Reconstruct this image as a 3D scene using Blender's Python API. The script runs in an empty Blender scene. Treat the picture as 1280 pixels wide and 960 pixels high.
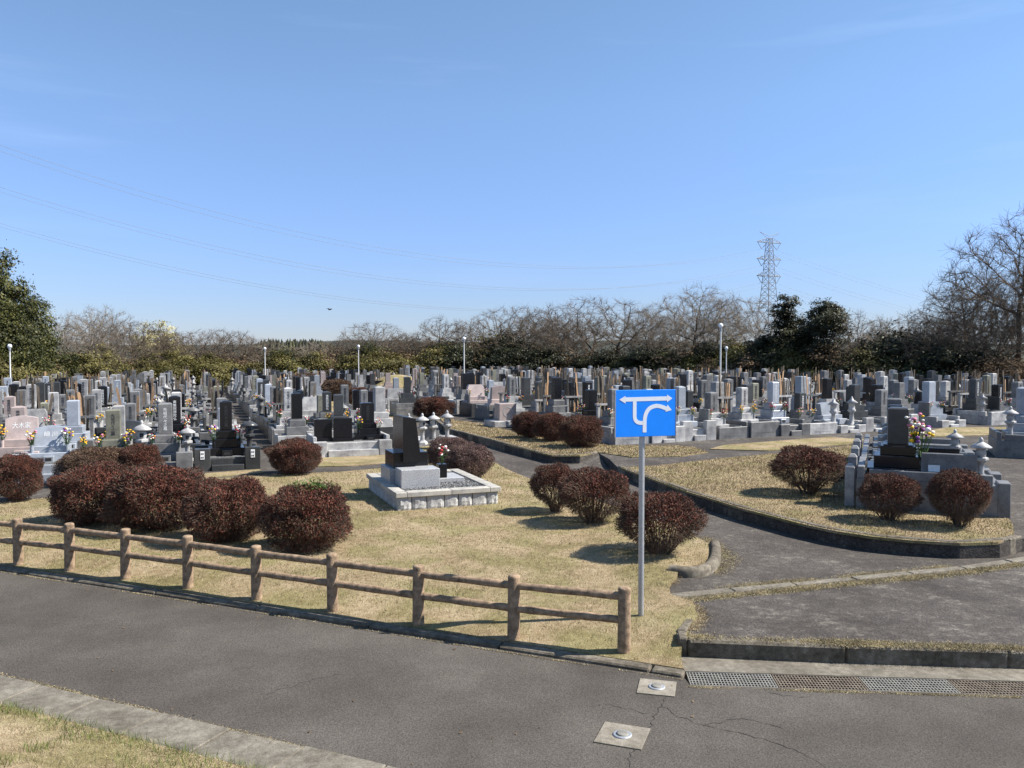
import bpy, bmesh, math, random
import numpy as np
from mathutils import Vector, Matrix, noise as mnoise
from mathutils.geometry import delaunay_2d_cdt

R = math.radians
sc = bpy.context.scene
COL = sc.collection

# ------------------------------------------------------------------ camera
H, F, HORIZON = 3.65, 1035.0, 441.0          # eye height, focal length in photo pixels, horizon row
PITCH = math.atan((480 - HORIZON) / F)
cam_d = bpy.data.cameras.new('camera')
cam_d.sensor_width = 36.0
cam_d.lens = F / 1280 * 36
cam_d.clip_start, cam_d.clip_end = 0.1, 6000
cam = bpy.data.objects.new('camera', cam_d)
cam.location = (0, 0, H)
cam.rotation_euler = (math.pi / 2 - PITCH, 0, 0)
COL.objects.link(cam)
sc.camera = cam

# ------------------------------------------------------------------ sky and sun
SUN_EL, SUN_AZ = R(46), R(-1)                 # azimuth counted from +X towards +Y
SKY_TINT = [(0.0, (0.39, 0.45, 0.70)), (0.06, (0.47, 0.54, 0.79)), (0.14, (0.60, 0.68, 0.93)), (0.28, (0.79, 0.87, 1.0)), (0.5, (0.92, 1.0, 1.0))]
world = bpy.data.worlds.new('World')
sc.world = world
world.use_nodes = True
wn, wl = world.node_tree.nodes, world.node_tree.links
wn.clear()
w_out = wn.new('ShaderNodeOutputWorld')
w_bg = wn.new('ShaderNodeBackground')
w_sky = wn.new('ShaderNodeTexSky')
w_sky.sky_type = 'NISHITA'
w_sky.sun_disc = False
w_sky.sun_elevation = SUN_EL
w_sky.sun_rotation = math.pi / 2 - SUN_AZ
w_sky.altitude = 100
w_sky.air_density, w_sky.dust_density, w_sky.ozone_density = 1.0, 0.0, 1.6
w_bg.inputs['Strength'].default_value = 0.094
# thin cirrus: stretched noise mixed into the sky
w_tc = wn.new('ShaderNodeTexCoord')
w_map = wn.new('ShaderNodeMapping')
w_map.inputs['Rotation'].default_value = (0, R(7), R(8))
w_map.inputs['Scale'].default_value = (1.1, 1.4, 11.0)
w_no = wn.new('ShaderNodeTexNoise')
w_no.inputs['Scale'].default_value = 1.7
w_no.inputs['Detail'].default_value = 7
w_no.inputs['Roughness'].default_value = 0.55
w_ra = wn.new('ShaderNodeMapRange')
w_ra.inputs['From Min'].default_value = 0.54
w_ra.inputs['From Max'].default_value = 0.80
w_ra.inputs['To Max'].default_value = 0.15
w_mix = wn.new('ShaderNodeMixRGB')
w_mix.inputs['Color2'].default_value = (6.6, 7.4, 8.6, 1)
wl.new(w_tc.outputs['Generated'], w_map.inputs['Vector'])
wl.new(w_map.outputs[0], w_no.inputs['Vector'])
wl.new(w_no.outputs['Fac'], w_ra.inputs['Value'])
wl.new(w_ra.outputs[0], w_mix.inputs['Fac'])
wl.new(w_sky.outputs[0], w_mix.inputs['Color1'])
# the clear spring sky stays blue down to the horizon: tint by elevation, the same all round
w_sep = wn.new('ShaderNodeSeparateXYZ')
w_tint = wn.new('ShaderNodeValToRGB')
te = w_tint.color_ramp.elements
for k, (pos, c) in enumerate(SKY_TINT):
    e_ = te[k] if k < 2 else te.new(pos)
    e_.position = pos; e_.color = (*c, 1)
w_mul = wn.new('ShaderNodeMixRGB'); w_mul.blend_type = 'MULTIPLY'; w_mul.inputs['Fac'].default_value = 1.0
wl.new(w_tc.outputs['Generated'], w_sep.inputs[0]); wl.new(w_sep.outputs['Z'], w_tint.inputs['Fac'])
wl.new(w_mix.outputs[0], w_mul.inputs['Color1']); wl.new(w_tint.outputs[0], w_mul.inputs['Color2'])
wl.new(w_mul.outputs[0], w_bg.inputs['Color'])
wl.new(w_bg.outputs[0], w_out.inputs['Surface'])

sun_d = bpy.data.lights.new('sun', 'SUN')
sun_d.energy = 5.0
sun_d.angle = R(0.53)
sun_d.color = (1.0, 0.945, 0.87)
sun = bpy.data.objects.new('sun', sun_d)
SUN_DIR = Vector((math.cos(SUN_EL) * math.cos(SUN_AZ), math.cos(SUN_EL) * math.sin(SUN_AZ), math.sin(SUN_EL)))
sun.rotation_euler = (-SUN_DIR).to_track_quat('-Z', 'Y').to_euler()
sun.location = (30, 0, 40)
COL.objects.link(sun)

sc.view_settings.view_transform = 'Standard'
sc.view_settings.look = 'None'
sc.view_settings.gamma = 1.0
sc.view_settings.exposure = 0.95
sc.view_settings.use_curve_mapping = False
sc.cycles.max_bounces = 6
sc.cycles.transparent_max_bounces = 8

# ------------------------------------------------------------------ helpers
_fw = Vector((0, math.cos(PITCH), -math.sin(PITCH)))
_up = Vector((0, math.sin(PITCH), math.cos(PITCH)))


def ray(px, py):
    return _fw + Vector((1, 0, 0)) * ((px - 640) / F) + _up * (-(py - 480) / F)


def P(px, py, z=0.0):
    """photo pixel -> point on the level plane z"""
    d = ray(px, py)
    t = (z - H) / d.z
    return Vector((d.x * t, d.y * t, z))


def D(px, py, Y):
    """photo pixel -> point at distance Y along the view"""
    d = ray(px, py)
    t = Y / d.y
    return Vector((d.x * t, Y, H + d.z * t))


def pix(p):
    """point -> photo pixel"""
    v = Vector(p) - Vector((0, 0, H))
    z = v.dot(_fw)
    return 640 + F * v.x / z, 480 - F * v.dot(_up) / z


def tag(o, label=None, cat=None, group=None, kind=None):
    if label: o['label'] = label
    if cat: o['category'] = cat
    if group: o['group'] = group
    if kind: o['kind'] = kind
    return o


def empty(name, loc=(0, 0, 0), rz=0.0, scale=None):
    o = bpy.data.objects.new(name, None)
    o.empty_display_size = 0.2
    o.location = loc
    o.rotation_euler = (0, 0, rz)
    if scale: o.scale = scale
    COL.objects.link(o)
    return o


def link(name, mesh, parent=None, loc=None, rot=None, scale=None):
    o = bpy.data.objects.new(name, mesh)
    COL.objects.link(o)
    if parent: o.parent = parent
    if loc is not None: o.location = loc
    if rot is not None: o.rotation_euler = rot
    if scale is not None: o.scale = scale
    return o


class MB:
    """collects shapes into one mesh; every shape takes a material slot index"""
    def __init__(s):
        s.v, s.f, s.m, s.sm = [], [], [], []

    def add(s, vs, fs, m=0, smooth=False):
        b = len(s.v)
        s.v += [tuple(v) for v in vs]
        for f in fs:
            s.f.append(tuple(i + b for i in f)); s.m.append(m); s.sm.append(smooth)

    def box(s, c, d, m=0, rz=0.0, taper=1.0):
        x, y, z = d[0] / 2, d[1] / 2, d[2] / 2
        t = taper
        vs = [(-x, -y, -z), (x, -y, -z), (x, y, -z), (-x, y, -z), (-x * t, -y * t, z), (x * t, -y * t, z), (x * t, y * t, z), (-x * t, y * t, z)]
        ca, sa = math.cos(rz), math.sin(rz)
        vs = [(c[0] + a * ca - b * sa, c[1] + a * sa + b * ca, c[2] + e) for a, b, e in vs]
        s.add(vs, [(0, 3, 2, 1), (4, 5, 6, 7), (0, 1, 5, 4), (1, 2, 6, 5), (2, 3, 7, 6), (3, 0, 4, 7)], m)

    def cbox(s, c, d, b=0.012, m=0, rz=0.0, taper=1.0):
        """box with chamfered edges"""
        hx = [d[0] / 2, d[1] / 2, d[2] / 2]
        b = min(b, min(hx) * 0.45)
        vs, idx = [], {}
        for ax in range(3):
            for sx in (-1, 1):
                for sy in (-1, 1):
                    for sz in (-1, 1):
                        sg = (sx, sy, sz)
                        p = [sg[k] * (hx[k] if k == ax else hx[k] - b) for k in range(3)]
                        idx[(ax, sg)] = len(vs)
                        tf = 1 + (taper - 1) * (p[2] / hx[2] + 1) / 2
                        vs.append((p[0] * tf, p[1] * tf, p[2]))
        fs = []
        for ax in range(3):
            o1, o2 = [(1, 2), (2, 0), (0, 1)][ax]
            for sg in (-1, 1):
                q = []
                for a, e in ((-1, -1), (1, -1), (1, 1), (-1, 1)):
                    g = [0, 0, 0]; g[ax] = sg; g[o1] = a; g[o2] = e
                    q.append(idx[(ax, tuple(g))])
                fs.append(q if sg > 0 else q[::-1])
        for ax in range(3):
            o1, o2 = [(1, 2), (2, 0), (0, 1)][ax]
            for a in (-1, 1):
                for e in (-1, 1):
                    g0 = [0, 0, 0]; g0[ax] = -1; g0[o1] = a; g0[o2] = e
                    g1 = list(g0); g1[ax] = 1
                    q = [idx[(o1, tuple(g0))], idx[(o1, tuple(g1))], idx[(o2, tuple(g1))], idx[(o2, tuple(g0))]]
                    fs.append(q if a * e < 0 else q[::-1])
        for sx in (-1, 1):
            for sy in (-1, 1):
                for sz in (-1, 1):
                    g = (sx, sy, sz)
                    q = [idx[(0, g)], idx[(1, g)], idx[(2, g)]]
                    fs.append(q if sx * sy * sz > 0 else q[::-1])
        ca, sa = math.cos(rz), math.sin(rz)
        vs = [(c[0] + x * ca - y * sa, c[1] + x * sa + y * ca, c[2] + z) for x, y, z in vs]
        s.add(vs, fs, m)

    def tube(s, p0, p1, r0, r1=None, n=8, m=0, smooth=True, caps=True):
        r1 = r0 if r1 is None else r1
        p0, p1 = Vector(p0), Vector(p1)
        d = (p1 - p0).normalized()
        a = d.orthogonal().normalized(); b = d.cross(a)
        vs = []
        for p, r in ((p0, r0), (p1, r1)):
            for k in range(n):
                t = 2 * math.pi * k / n
                vs.append(p + a * math.cos(t) * r + b * math.sin(t) * r)
        s.add(vs, [(k, (k + 1) % n, n + (k + 1) % n, n + k) for k in range(n)], m, smooth)
        if caps:
            s.add(vs, [tuple(range(n))[::-1], tuple(range(n, 2 * n))], m, False)

    def lathe(s, prof, n=12, m=0, c=(0, 0, 0), smooth=True, sq=False):
        """prof: list of (r, z) from bottom to top"""
        vs, fs = [], []
        for r, z in prof:
            for k in range(n):
                t = 2 * math.pi * (k + 0.5) / n
                vs.append((c[0] + r * math.cos(t), c[1] + r * math.sin(t), c[2] + z))
        L = len(prof)
        for j in range(L - 1):
            for k in range(n):
                fs.append((j * n + k, j * n + (k + 1) % n, (j + 1) * n + (k + 1) % n, (j + 1) * n + k))
        s.add(vs, fs, m, smooth)
        s.add([vs[k] for k in range(n)], [tuple(range(n))[::-1]], m)
        s.add(vs[-n:], [tuple(range(n))], m)

    def prism(s, poly, y0, y1, m=0):
        """outline poly [(x,z)] extruded along y"""
        n = len(poly)
        vs = [(x, y0, z) for x, z in poly] + [(x, y1, z) for x, z in poly]
        fs = [tuple(range(n)), tuple(range(n, 2 * n))[::-1]]
        fs += [(k, n + k, n + (k + 1) % n, (k + 1) % n) for k in range(n)]
        s.add(vs, fs, m)

    def mesh(s, name, mats):
        me = bpy.data.meshes.new(name)
        me.from_pydata(s.v, [], s.f)
        for m in (mats if isinstance(mats, (list, tuple)) else [mats]):
            me.materials.append(m)
        me.polygons.foreach_set('material_index', s.m)
        me.polygons.foreach_set('use_smooth', s.sm)
        me.update()
        return me


def np_mesh(name, verts, faces_n, mats, mat_idx=None, smooth=False):
    """verts (N*k,3): each consecutive k vertices form one face"""
    k = faces_n
    nv = len(verts); nf = nv // k
    me = bpy.data.meshes.new(name)
    me.vertices.add(nv); me.loops.add(nv); me.polygons.add(nf)
    me.vertices.foreach_set('co', np.asarray(verts, dtype=np.float32).ravel())
    me.loops.foreach_set('vertex_index', np.arange(nv, dtype=np.int32))
    me.polygons.foreach_set('loop_start', np.arange(0, nv, k, dtype=np.int32))
    me.polygons.foreach_set('loop_total', np.full(nf, k, dtype=np.int32))
    for m in (mats if isinstance(mats, (list, tuple)) else [mats]):
        me.materials.append(m)
    if mat_idx is not None:
        me.polygons.foreach_set('material_index', np.asarray(mat_idx, dtype=np.int32))
    me.update(calc_edges=True)
    return me


def tubes_mesh(name, segs, mat, n=3):
    """many tapered tubes at once. segs: array (N,8) = p0, p1, r0, r1; open ends"""
    S = np.asarray(segs, dtype=np.float64)
    p0, p1, r0, r1 = S[:, 0:3], S[:, 3:6], S[:, 6:7], S[:, 7:8]
    d = p1 - p0
    d /= np.linalg.norm(d, axis=1, keepdims=True) + 1e-9
    ref = np.where(np.abs(d[:, 2:3]) < 0.9, np.array([[0, 0, 1.0]]), np.array([[1.0, 0, 0]]))
    a = np.cross(d, ref); a /= np.linalg.norm(a, axis=1, keepdims=True) + 1e-9
    b = np.cross(d, a)
    ring0, ring1 = [], []
    for k in range(n):
        t = 2 * math.pi * k / n
        o = a * math.cos(t) + b * math.sin(t)
        ring0.append(p0 + o * r0); ring1.append(p1 + o * r1)
    N = len(S)
    V = np.stack(ring0 + ring1, axis=1).reshape(-1, 3)          # 2n verts per tube
    base = np.arange(N)[:, None, None] * (2 * n)
    q = np.array([[k, (k + 1) % n, n + (k + 1) % n, n + k] for k in range(n)])[None]
    FI = (base + q).reshape(-1)
    me = bpy.data.meshes.new(name)
    nf = N * n
    me.vertices.add(len(V)); me.loops.add(nf * 4); me.polygons.add(nf)
    me.vertices.foreach_set('co', V.astype(np.float32).ravel())
    me.loops.foreach_set('vertex_index', FI.astype(np.int32))
    me.polygons.foreach_set('loop_start', np.arange(0, nf * 4, 4, dtype=np.int32))
    me.polygons.foreach_set('loop_total', np.full(nf, 4, dtype=np.int32))
    me.polygons.foreach_set('use_smooth', np.ones(nf, dtype=bool))
    me.materials.append(mat)
    me.update(calc_edges=True)
    return me


def leaves_mesh(name, c, nrm, size, mats, rng, aspect=0.55, mat_idx=None, jitter=0.7):
    """one small diamond leaf per centre"""
    N = len(c)
    nrm = nrm + rng.normal(0, jitter, (N, 3))
    nrm /= np.linalg.norm(nrm, axis=1, keepdims=True) + 1e-9
    r = rng.normal(0, 1, (N, 3))
    a = np.cross(nrm, r); a /= np.linalg.norm(a, axis=1, keepdims=True) + 1e-9
    b = np.cross(nrm, a)
    s = (size * rng.uniform(0.6, 1.3, (N, 1)))
    V = np.stack([c - a * s, c + b * s * aspect, c + a * s, c - b * s * aspect], axis=1).reshape(-1, 3)
    return np_mesh(name, V, 4, mats, mat_idx)


def inside(poly, x, y):
    """vectorised point-in-polygon"""
    x = np.asarray(x); y = np.asarray(y)
    c = np.zeros(x.shape, dtype=bool)
    n = len(poly)
    for i in range(n):
        x0, y0 = poly[i]; x1, y1 = poly[(i + 1) % n]
        if y0 == y1: continue
        cond = ((y0 > y) != (y1 > y)) & (x < (x1 - x0) * (y - y0) / (y1 - y0) + x0)
        c ^= cond
    return c


def sheet(name, poly, zf, mat, step=None, skirt=0.0, parent=None):
    """a sheet over the outline poly [(x,y)], height zf(x,y); optional vertical skirt"""
    pts = [(p[0], p[1]) for p in poly]
    if step:
        dense = []
        for i in range(len(pts)):
            a, b = pts[i], pts[(i + 1) % len(pts)]
            n = max(1, int(math.hypot(b[0] - a[0], b[1] - a[1]) / step))
            dense += [(a[0] + (b[0] - a[0]) * k / n, a[1] + (b[1] - a[1]) * k / n) for k in range(n)]
        pts = dense
    nb = len(pts)
    vv = [Vector(p) for p in pts]
    if step:
        xs = [p[0] for p in pts]; ys = [p[1] for p in pts]
        gx, gy = np.meshgrid(np.arange(min(xs) + step / 2, max(xs), step), np.arange(min(ys) + step / 2, max(ys), step))
        gx = gx.ravel(); gy = gy.ravel()
        k = inside(pts, gx, gy)
        vv += [Vector((a, b)) for a, b in zip(gx[k], gy[k])]
    res = delaunay_2d_cdt(vv, [], [list(range(nb))], 1, 1e-5)
    ov, of = res[0], res[2]
    z = zf if callable(zf) else (lambda x, y: zf)
    verts = [(p.x, p.y, z(p.x, p.y)) for p in ov]
    faces = []
    for f in of:
        a, b, c_ = verts[f[0]], verts[f[1]], verts[f[2]]
        ar = (b[0] - a[0]) * (c_[1] - a[1]) - (b[1] - a[1]) * (c_[0] - a[0])
        faces.append(tuple(f) if ar > 0 else tuple(f)[::-1])
    if skirt:
        b0 = len(verts)
        for i, p in enumerate(pts):
            zz = z(p[0], p[1])
            verts += [(p[0], p[1], zz), (p[0], p[1], zz - skirt)]
        for i in range(nb):
            j = (i + 1) % nb
            faces.append((b0 + 2 * i, b0 + 2 * i + 1, b0 + 2 * j + 1, b0 + 2 * j))
    me = bpy.data.meshes.new(name)
    me.from_pydata(verts, [], faces)
    me.materials.append(mat)
    me.polygons.foreach_set('use_smooth', [True] * len(of) + [False] * (len(faces) - len(of)))
    me.update()
    o = link(name, me, parent)
    if not parent: o['kind'] = 'structure'
    return o


ORD = ['', 'first', 'second', 'third', 'fourth', 'fifth', 'sixth', 'seventh', 'eighth', 'ninth', 'tenth', 'eleventh', 'twelfth',
       'thirteenth', 'fourteenth', 'fifteenth', 'sixteenth', 'seventeenth', 'eighteenth', 'nineteenth', 'twentieth']


def ordw(n):
    if n <= 20: return ORD[n]
    t = {2: 'twenty', 3: 'thirty', 4: 'forty', 5: 'fifty'}[n // 10]
    return t + '-' + ORD[n % 10] if n % 10 else {2: 'twentieth', 3: 'thirtieth', 4: 'fortieth', 5: 'fiftieth'}[n // 10]


# ------------------------------------------------------------------ materials
def new_mat(name):
    m = bpy.data.materials.new(name)
    m.use_nodes = True
    nt = m.node_tree
    bs = nt.nodes['Principled BSDF']
    return m, nt, bs


def ramp(nt, stops):
    r = nt.nodes.new('ShaderNodeValToRGB')
    e = r.color_ramp.elements
    while len(e) < len(stops): e.new(0.5)
    for i, (p, c) in enumerate(stops):
        e[i].position = p; e[i].color = (c[0], c[1], c[2], 1)
    return r


def coords(nt, world_space):
    if world_space:
        return nt.nodes.new('ShaderNodeNewGeometry').outputs['Position']
    return nt.nodes.new('ShaderNodeTexCoord').outputs['Object']


def noise(nt, vec, scale, detail=4, rough=0.55):
    n = nt.nodes.new('ShaderNodeTexNoise')
    n.inputs['Scale'].default_value = scale
    n.inputs['Detail'].default_value = detail
    n.inputs['Roughness'].default_value = rough
    nt.links.new(vec, n.inputs['Vector'])
    return n.outputs['Fac']


def mixc(nt, fac, a, b, mode='MIX'):
    n = nt.nodes.new('ShaderNodeMixRGB')
    n.blend_type = mode
    for s, v in (('Fac', fac), ('Color1', a), ('Color2', b)):
        if isinstance(v, (int, float)): n.inputs[s].default_value = v
        elif isinstance(v, tuple): n.inputs[s].default_value = (v[0], v[1], v[2], 1)
        else: nt.links.new(v, n.inputs[s])
    return n.outputs[0]


def bump(nt, bs, h, strength, dist):
    b = nt.nodes.new('ShaderNodeBump')
    b.inputs['Strength'].default_value = strength
    b.inputs['Distance'].default_value = dist
    nt.links.new(h, b.inputs['Height'])
    nt.links.new(b.outputs[0], bs.inputs['Normal'])


def mat_stone(name, c, rough=0.5, speck=0.35, stain=0.35, spec=0.4, scale=90, vary=0.25):
    m, nt, bs = new_mat(name)
    v = coords(nt, False)
    g = noise(nt, v, scale, 3, 0.7)
    rg = ramp(nt, [(0.3, tuple(k * (1 - speck) for k in c)), (0.62, tuple(min(1, k * (1 + speck * 0.55)) for k in c))])
    nt.links.new(g, rg.inputs[0])
    st = noise(nt, v, 3.1, 5, 0.65)
    rs = ramp(nt, [(0.35, (1 - stain, 1 - stain, 1 - stain * 0.95)), (0.62, (1, 1, 1))])
    nt.links.new(st, rs.inputs[0])
    col = mixc(nt, 1.0, rg.outputs[0], rs.outputs[0], 'MULTIPLY')
    oi = nt.nodes.new('ShaderNodeObjectInfo')
    mr = nt.nodes.new('ShaderNodeMapRange')
    mr.inputs['To Min'].default_value = 1 - vary
    mr.inputs['To Max'].default_value = 1 + vary * 0.5
    nt.links.new(oi.outputs['Random'], mr.inputs['Value'])
    cx = nt.nodes.new('ShaderNodeCombineColor')
    for k in range(3): nt.links.new(mr.outputs[0], cx.inputs[k])
    col = mixc(nt, 1.0, col, cx.outputs[0], 'MULTIPLY')
    nt.links.new(col, bs.inputs['Base Color'])
    bs.inputs['Roughness'].default_value = rough
    bs.inputs['Specular IOR Level'].default_value = spec
    return m


def mat_ground(name, stops, s1, s2, rough=0.95, bumps=0.5, bdist=0.01, fine=180, fine_amt=0.35, big=None):
    """world-space ground: coarse ramp, medium noise and fine grain"""
    m, nt, bs = new_mat(name)
    v = coords(nt, True)
    r1 = ramp(nt, stops)
    n1 = noise(nt, v, s1, 6, 0.6)
    n2 = noise(nt, v, s2, 4, 0.6)
    add = nt.nodes.new('ShaderNodeMath'); add.operation = 'ADD'
    a2 = nt.nodes.new('ShaderNodeMath'); a2.operation = 'MULTIPLY'; a2.inputs[1].default_value = 0.5
    nt.links.new(n1, add.inputs[0]); nt.links.new(n2, add.inputs[1])
    nt.links.new(add.outputs[0], a2.inputs[0]); nt.links.new(a2.outputs[0], r1.inputs[0])
    nf = noise(nt, v, fine, 2, 0.8)
    rf = ramp(nt, [(0.3, (1 - fine_amt,) * 3), (0.7, (1 + fine_amt,) * 3)])
    nt.links.new(nf, rf.inputs[0])
    col = mixc(nt, 1.0, r1.outputs[0], rf.outputs[0], 'MULTIPLY')
    if big:
        nb_ = noise(nt, v, big[0], 3, 0.5)
        rb = ramp(nt, [(0.42, (0, 0, 0)), (0.6, (1, 1, 1))])
        nt.links.new(nb_, rb.inputs[0])
        col = mixc(nt, rb.outputs[0], col, mixc(nt, 1.0, col, big[1], 'MULTIPLY'))
    nt.links.new(col, bs.inputs['Base Color'])
    bs.inputs['Roughness'].default_value = rough
    bs.inputs['Specular IOR Level'].default_value = 0.25
    bump(nt, bs, nf, bumps, bdist)
    return m


def mat_leaf(name, stops, rough=0.6, trans=0.0, ws=0.9, wmul=(0.8, 1.15)):
    """colour differs from leaf to leaf and from clump to clump"""
    m, nt, bs = new_mat(name)
    g = nt.nodes.new('ShaderNodeNewGeometry')
    r1 = ramp(nt, stops)
    nt.links.new(g.outputs['Random Per Island'], r1.inputs[0])
    n = noise(nt, g.outputs['Position'], ws, 3, 0.5)
    rr = ramp(nt, [(0.35, (wmul[0],) * 3), (0.65, (wmul[1],) * 3)])
    nt.links.new(n, rr.inputs[0])
    col = mixc(nt, 1.0, r1.outputs[0], rr.outputs[0], 'MULTIPLY')
    nt.links.new(col, bs.inputs['Base Color'])
    bs.inputs['Roughness'].default_value = rough
    bs.inputs['Specular IOR Level'].default_value = 0.25
    if trans:
        tr = nt.nodes.new('ShaderNodeBsdfTranslucent')
        nt.links.new(col, tr.inputs['Color'])
        mx = nt.nodes.new('ShaderNodeMixShader'); mx.inputs[0].default_value = trans
        out = nt.nodes['Material Output']
        nt.links.new(bs.outputs[0], mx.inputs[1]); nt.links.new(tr.outputs[0], mx.inputs[2])
        nt.links.new(mx.outputs[0], out.inputs['Surface'])
    return m


def mat_plain(name, c, rough=0.5, metal=0.0, spec=0.5, var=0.12, scale=14, bumps=0.0):
    m, nt, bs = new_mat(name)
    v = coords(nt, False)
    n = noise(nt, v, scale, 4, 0.6)
    r1 = ramp(nt, [(0.3, tuple(k * (1 - var) for k in c)), (0.7, tuple(min(1, k * (1 + var)) for k in c))])
    nt.links.new(n, r1.inputs[0])
    nt.links.new(r1.outputs[0], bs.inputs['Base Color'])
    bs.inputs['Roughness'].default_value = rough
    bs.inputs['Metallic'].default_value = metal
    bs.inputs['Specular IOR Level'].default_value = spec
    if bumps: bump(nt, bs, noise(nt, v, scale * 4, 4, 0.6), bumps, 0.01)
    return m


M = {}
M['asphalt'] = mat_ground('asphalt', [(0.30, (0.064, 0.056, 0.047)), (0.5, (0.084, 0.074, 0.063)), (0.7, (0.106, 0.094, 0.080))], 0.35, 1.4, 0.95, 0.9, 0.009, 55, 0.48, big=(0.28, (0.80, 0.79, 0.78)))
M['old_asphalt'] = mat_ground('old_asphalt', [(0.36, (0.0484, 0.0418, 0.0363)), (0.48, (0.0682, 0.0594, 0.0517)), (0.56, (0.0902, 0.0792, 0.0682)), (0.64, (0.1650, 0.1485, 0.1232))], 1.3, 9.0, 0.95, 1.0, 0.012, 34, 0.62, big=(0.5, (0.76, 0.75, 0.74)))
M['path'] = mat_ground('path', [(0.36, (0.050, 0.043, 0.037)), (0.48, (0.068, 0.059, 0.051)), (0.56, (0.090, 0.079, 0.068)), (0.65, (0.15, 0.134, 0.11))], 1.0, 7.0, 0.95, 1.0, 0.012, 30, 0.58, big=(0.35, (0.80, 0.79, 0.78)))
M['lawn'] = mat_ground('lawn', [(0.33, (0.1849, 0.1333, 0.0688)), (0.47, (0.2967, 0.2253, 0.1290)), (0.6, (0.3913, 0.3070, 0.1892))], 0.8, 9.0, 1.0, 1.0, 0.03, 60, 0.5, big=(1.1, (0.72, 0.79, 0.62)))
M['soil'] = mat_ground('soil', [(0.35, (0.05, 0.04, 0.026)), (0.5, (0.09, 0.075, 0.045)), (0.65, (0.14, 0.11, 0.06))], 0.3, 3.0, 1.0, 0.6, 0.03, 20, 0.4)
M['concrete'] = mat_ground('concrete', [(0.34, (0.085, 0.074, 0.056)), (0.5, (0.155, 0.138, 0.11)), (0.66, (0.24, 0.217, 0.175))], 1.6, 11.0, 0.95, 0.5, 0.006, 90, 0.35)
M['dark_concrete'] = mat_ground('dark_concrete', [(0.34, (0.062, 0.052, 0.038)), (0.5, (0.13, 0.112, 0.085)), (0.66, (0.25, 0.222, 0.175))], 1.9, 11.0, 0.95, 0.6, 0.008, 80, 0.4)
M['pale_concrete'] = mat_ground('pale_concrete', [(0.34, (0.12, 0.104, 0.078)), (0.5, (0.205, 0.183, 0.145)), (0.66, (0.29, 0.262, 0.215))], 2.2, 12.0, 0.9, 0.4, 0.005, 90, 0.3)
M['light'] = mat_stone('granite_light', (0.47, 0.46, 0.44), 0.55, 0.4, 0.5)
M['mid'] = mat_stone('granite_grey', (0.20, 0.197, 0.19), 0.45, 0.4, 0.45)
M['blue'] = mat_stone('granite_blue', (0.36, 0.39, 0.43), 0.35, 0.25, 0.25)
M['dark'] = mat_stone('granite_dark', (0.062, 0.064, 0.064), 0.32, 0.3, 0.35)
M['black'] = mat_stone('granite_black', (0.013, 0.013, 0.015), 0.22, 0.3, 0.2, 0.38)
M['pink'] = mat_stone('granite_pink', (0.46, 0.375, 0.345), 0.45, 0.25, 0.25)
M['olive'] = mat_stone('granite_olive', (0.25, 0.245, 0.185), 0.6, 0.3, 0.45)
M['speckled'] = mat_stone('granite_speckled', (0.37, 0.37, 0.37), 0.4, 0.6, 0.1, 0.4, 45, 0.05)
M['rough'] = mat_stone('granite_rough', (0.52, 0.51, 0.485), 0.85, 0.45, 0.35, 0.3, 28, 0.12)
M['cap'] = mat_stone('granite_cap', (0.43, 0.405, 0.355), 0.7, 0.25, 0.35, 0.3, 60, 0.10)
M['gravel'] = mat_ground('gravel', [(0.35, (0.05, 0.05, 0.052)), (0.5, (0.13, 0.13, 0.13)), (0.65, (0.3, 0.3, 0.29))], 25, 60, 0.9, 1.0, 0.03, 120, 0.4)
M['pebble'] = mat_leaf('pebble', [(0.0, (0.035, 0.036, 0.038)), (0.6, (0.11, 0.11, 0.11)), (1.0, (0.34, 0.34, 0.33))], 0.8)
M['white_letter'] = mat_plain('white_letter', (0.80, 0.80, 0.78), 0.7)
M['dark_letter'] = mat_plain('dark_letter', (0.035, 0.035, 0.035), 0.7)
M['wood_concrete'] = mat_plain('wood_concrete', (0.262, 0.186, 0.122), 0.9, 0, 0.2, 0.5, 11, 0.8)
M['wood_cut'] = mat_plain('wood_cut', (0.30, 0.215, 0.155), 0.9, 0, 0.2, 0.3, 20, 0.3)
M['steel'] = mat_plain('steel', (0.42, 0.43, 0.44), 0.5, 0.6, 0.5, 0.12, 25)
M['rust_steel'] = mat_plain('rust_steel', (0.175, 0.143, 0.108), 0.85, 0.3, 0.4, 0.45, 6)
M['grate_steel'] = mat_plain('grate_steel', (0.205, 0.195, 0.168), 0.75, 0.1, 0.4, 0.3, 6)
M['sign_blue'] = mat_plain('sign_blue', (0.003, 0.24, 0.93), 0.35, 0, 0.45, 0.05, 3)
M['sign_white'] = mat_plain('sign_white', (0.74, 0.77, 0.82), 0.4, 0, 0.4, 0.04)
M['void'] = mat_plain('dark_opening', (0.02, 0.02, 0.02), 0.9)
M['crack'] = mat_plain('crack_dirt', (0.035, 0.030, 0.026), 0.95)
M['globe'] = mat_plain('globe', (0.86, 0.87, 0.88), 0.25, 0, 0.5, 0.02)
M['lamp_paint'] = mat_plain('lamp_paint', (0.60, 0.60, 0.58), 0.5, 0.0, 0.4, 0.12)
M['pylon'] = mat_plain('pylon_steel', (0.27, 0.30, 0.33), 0.6, 0.3, 0.4, 0.1)
M['wire'] = mat_plain('wire', (0.28, 0.30, 0.33), 0.6, 0.3)
M['sotoba'] = mat_plain('new_wood', (0.36, 0.225, 0.125), 0.75, 0, 0.3, 0.25, 6)
M['old_wood'] = mat_plain('old_wood', (0.105, 0.085, 0.066), 0.9, 0, 0.2, 0.4, 6)
M['bark'] = mat_plain('bark', (0.085, 0.068, 0.052), 0.95, 0, 0.15, 0.35, 5)
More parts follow.
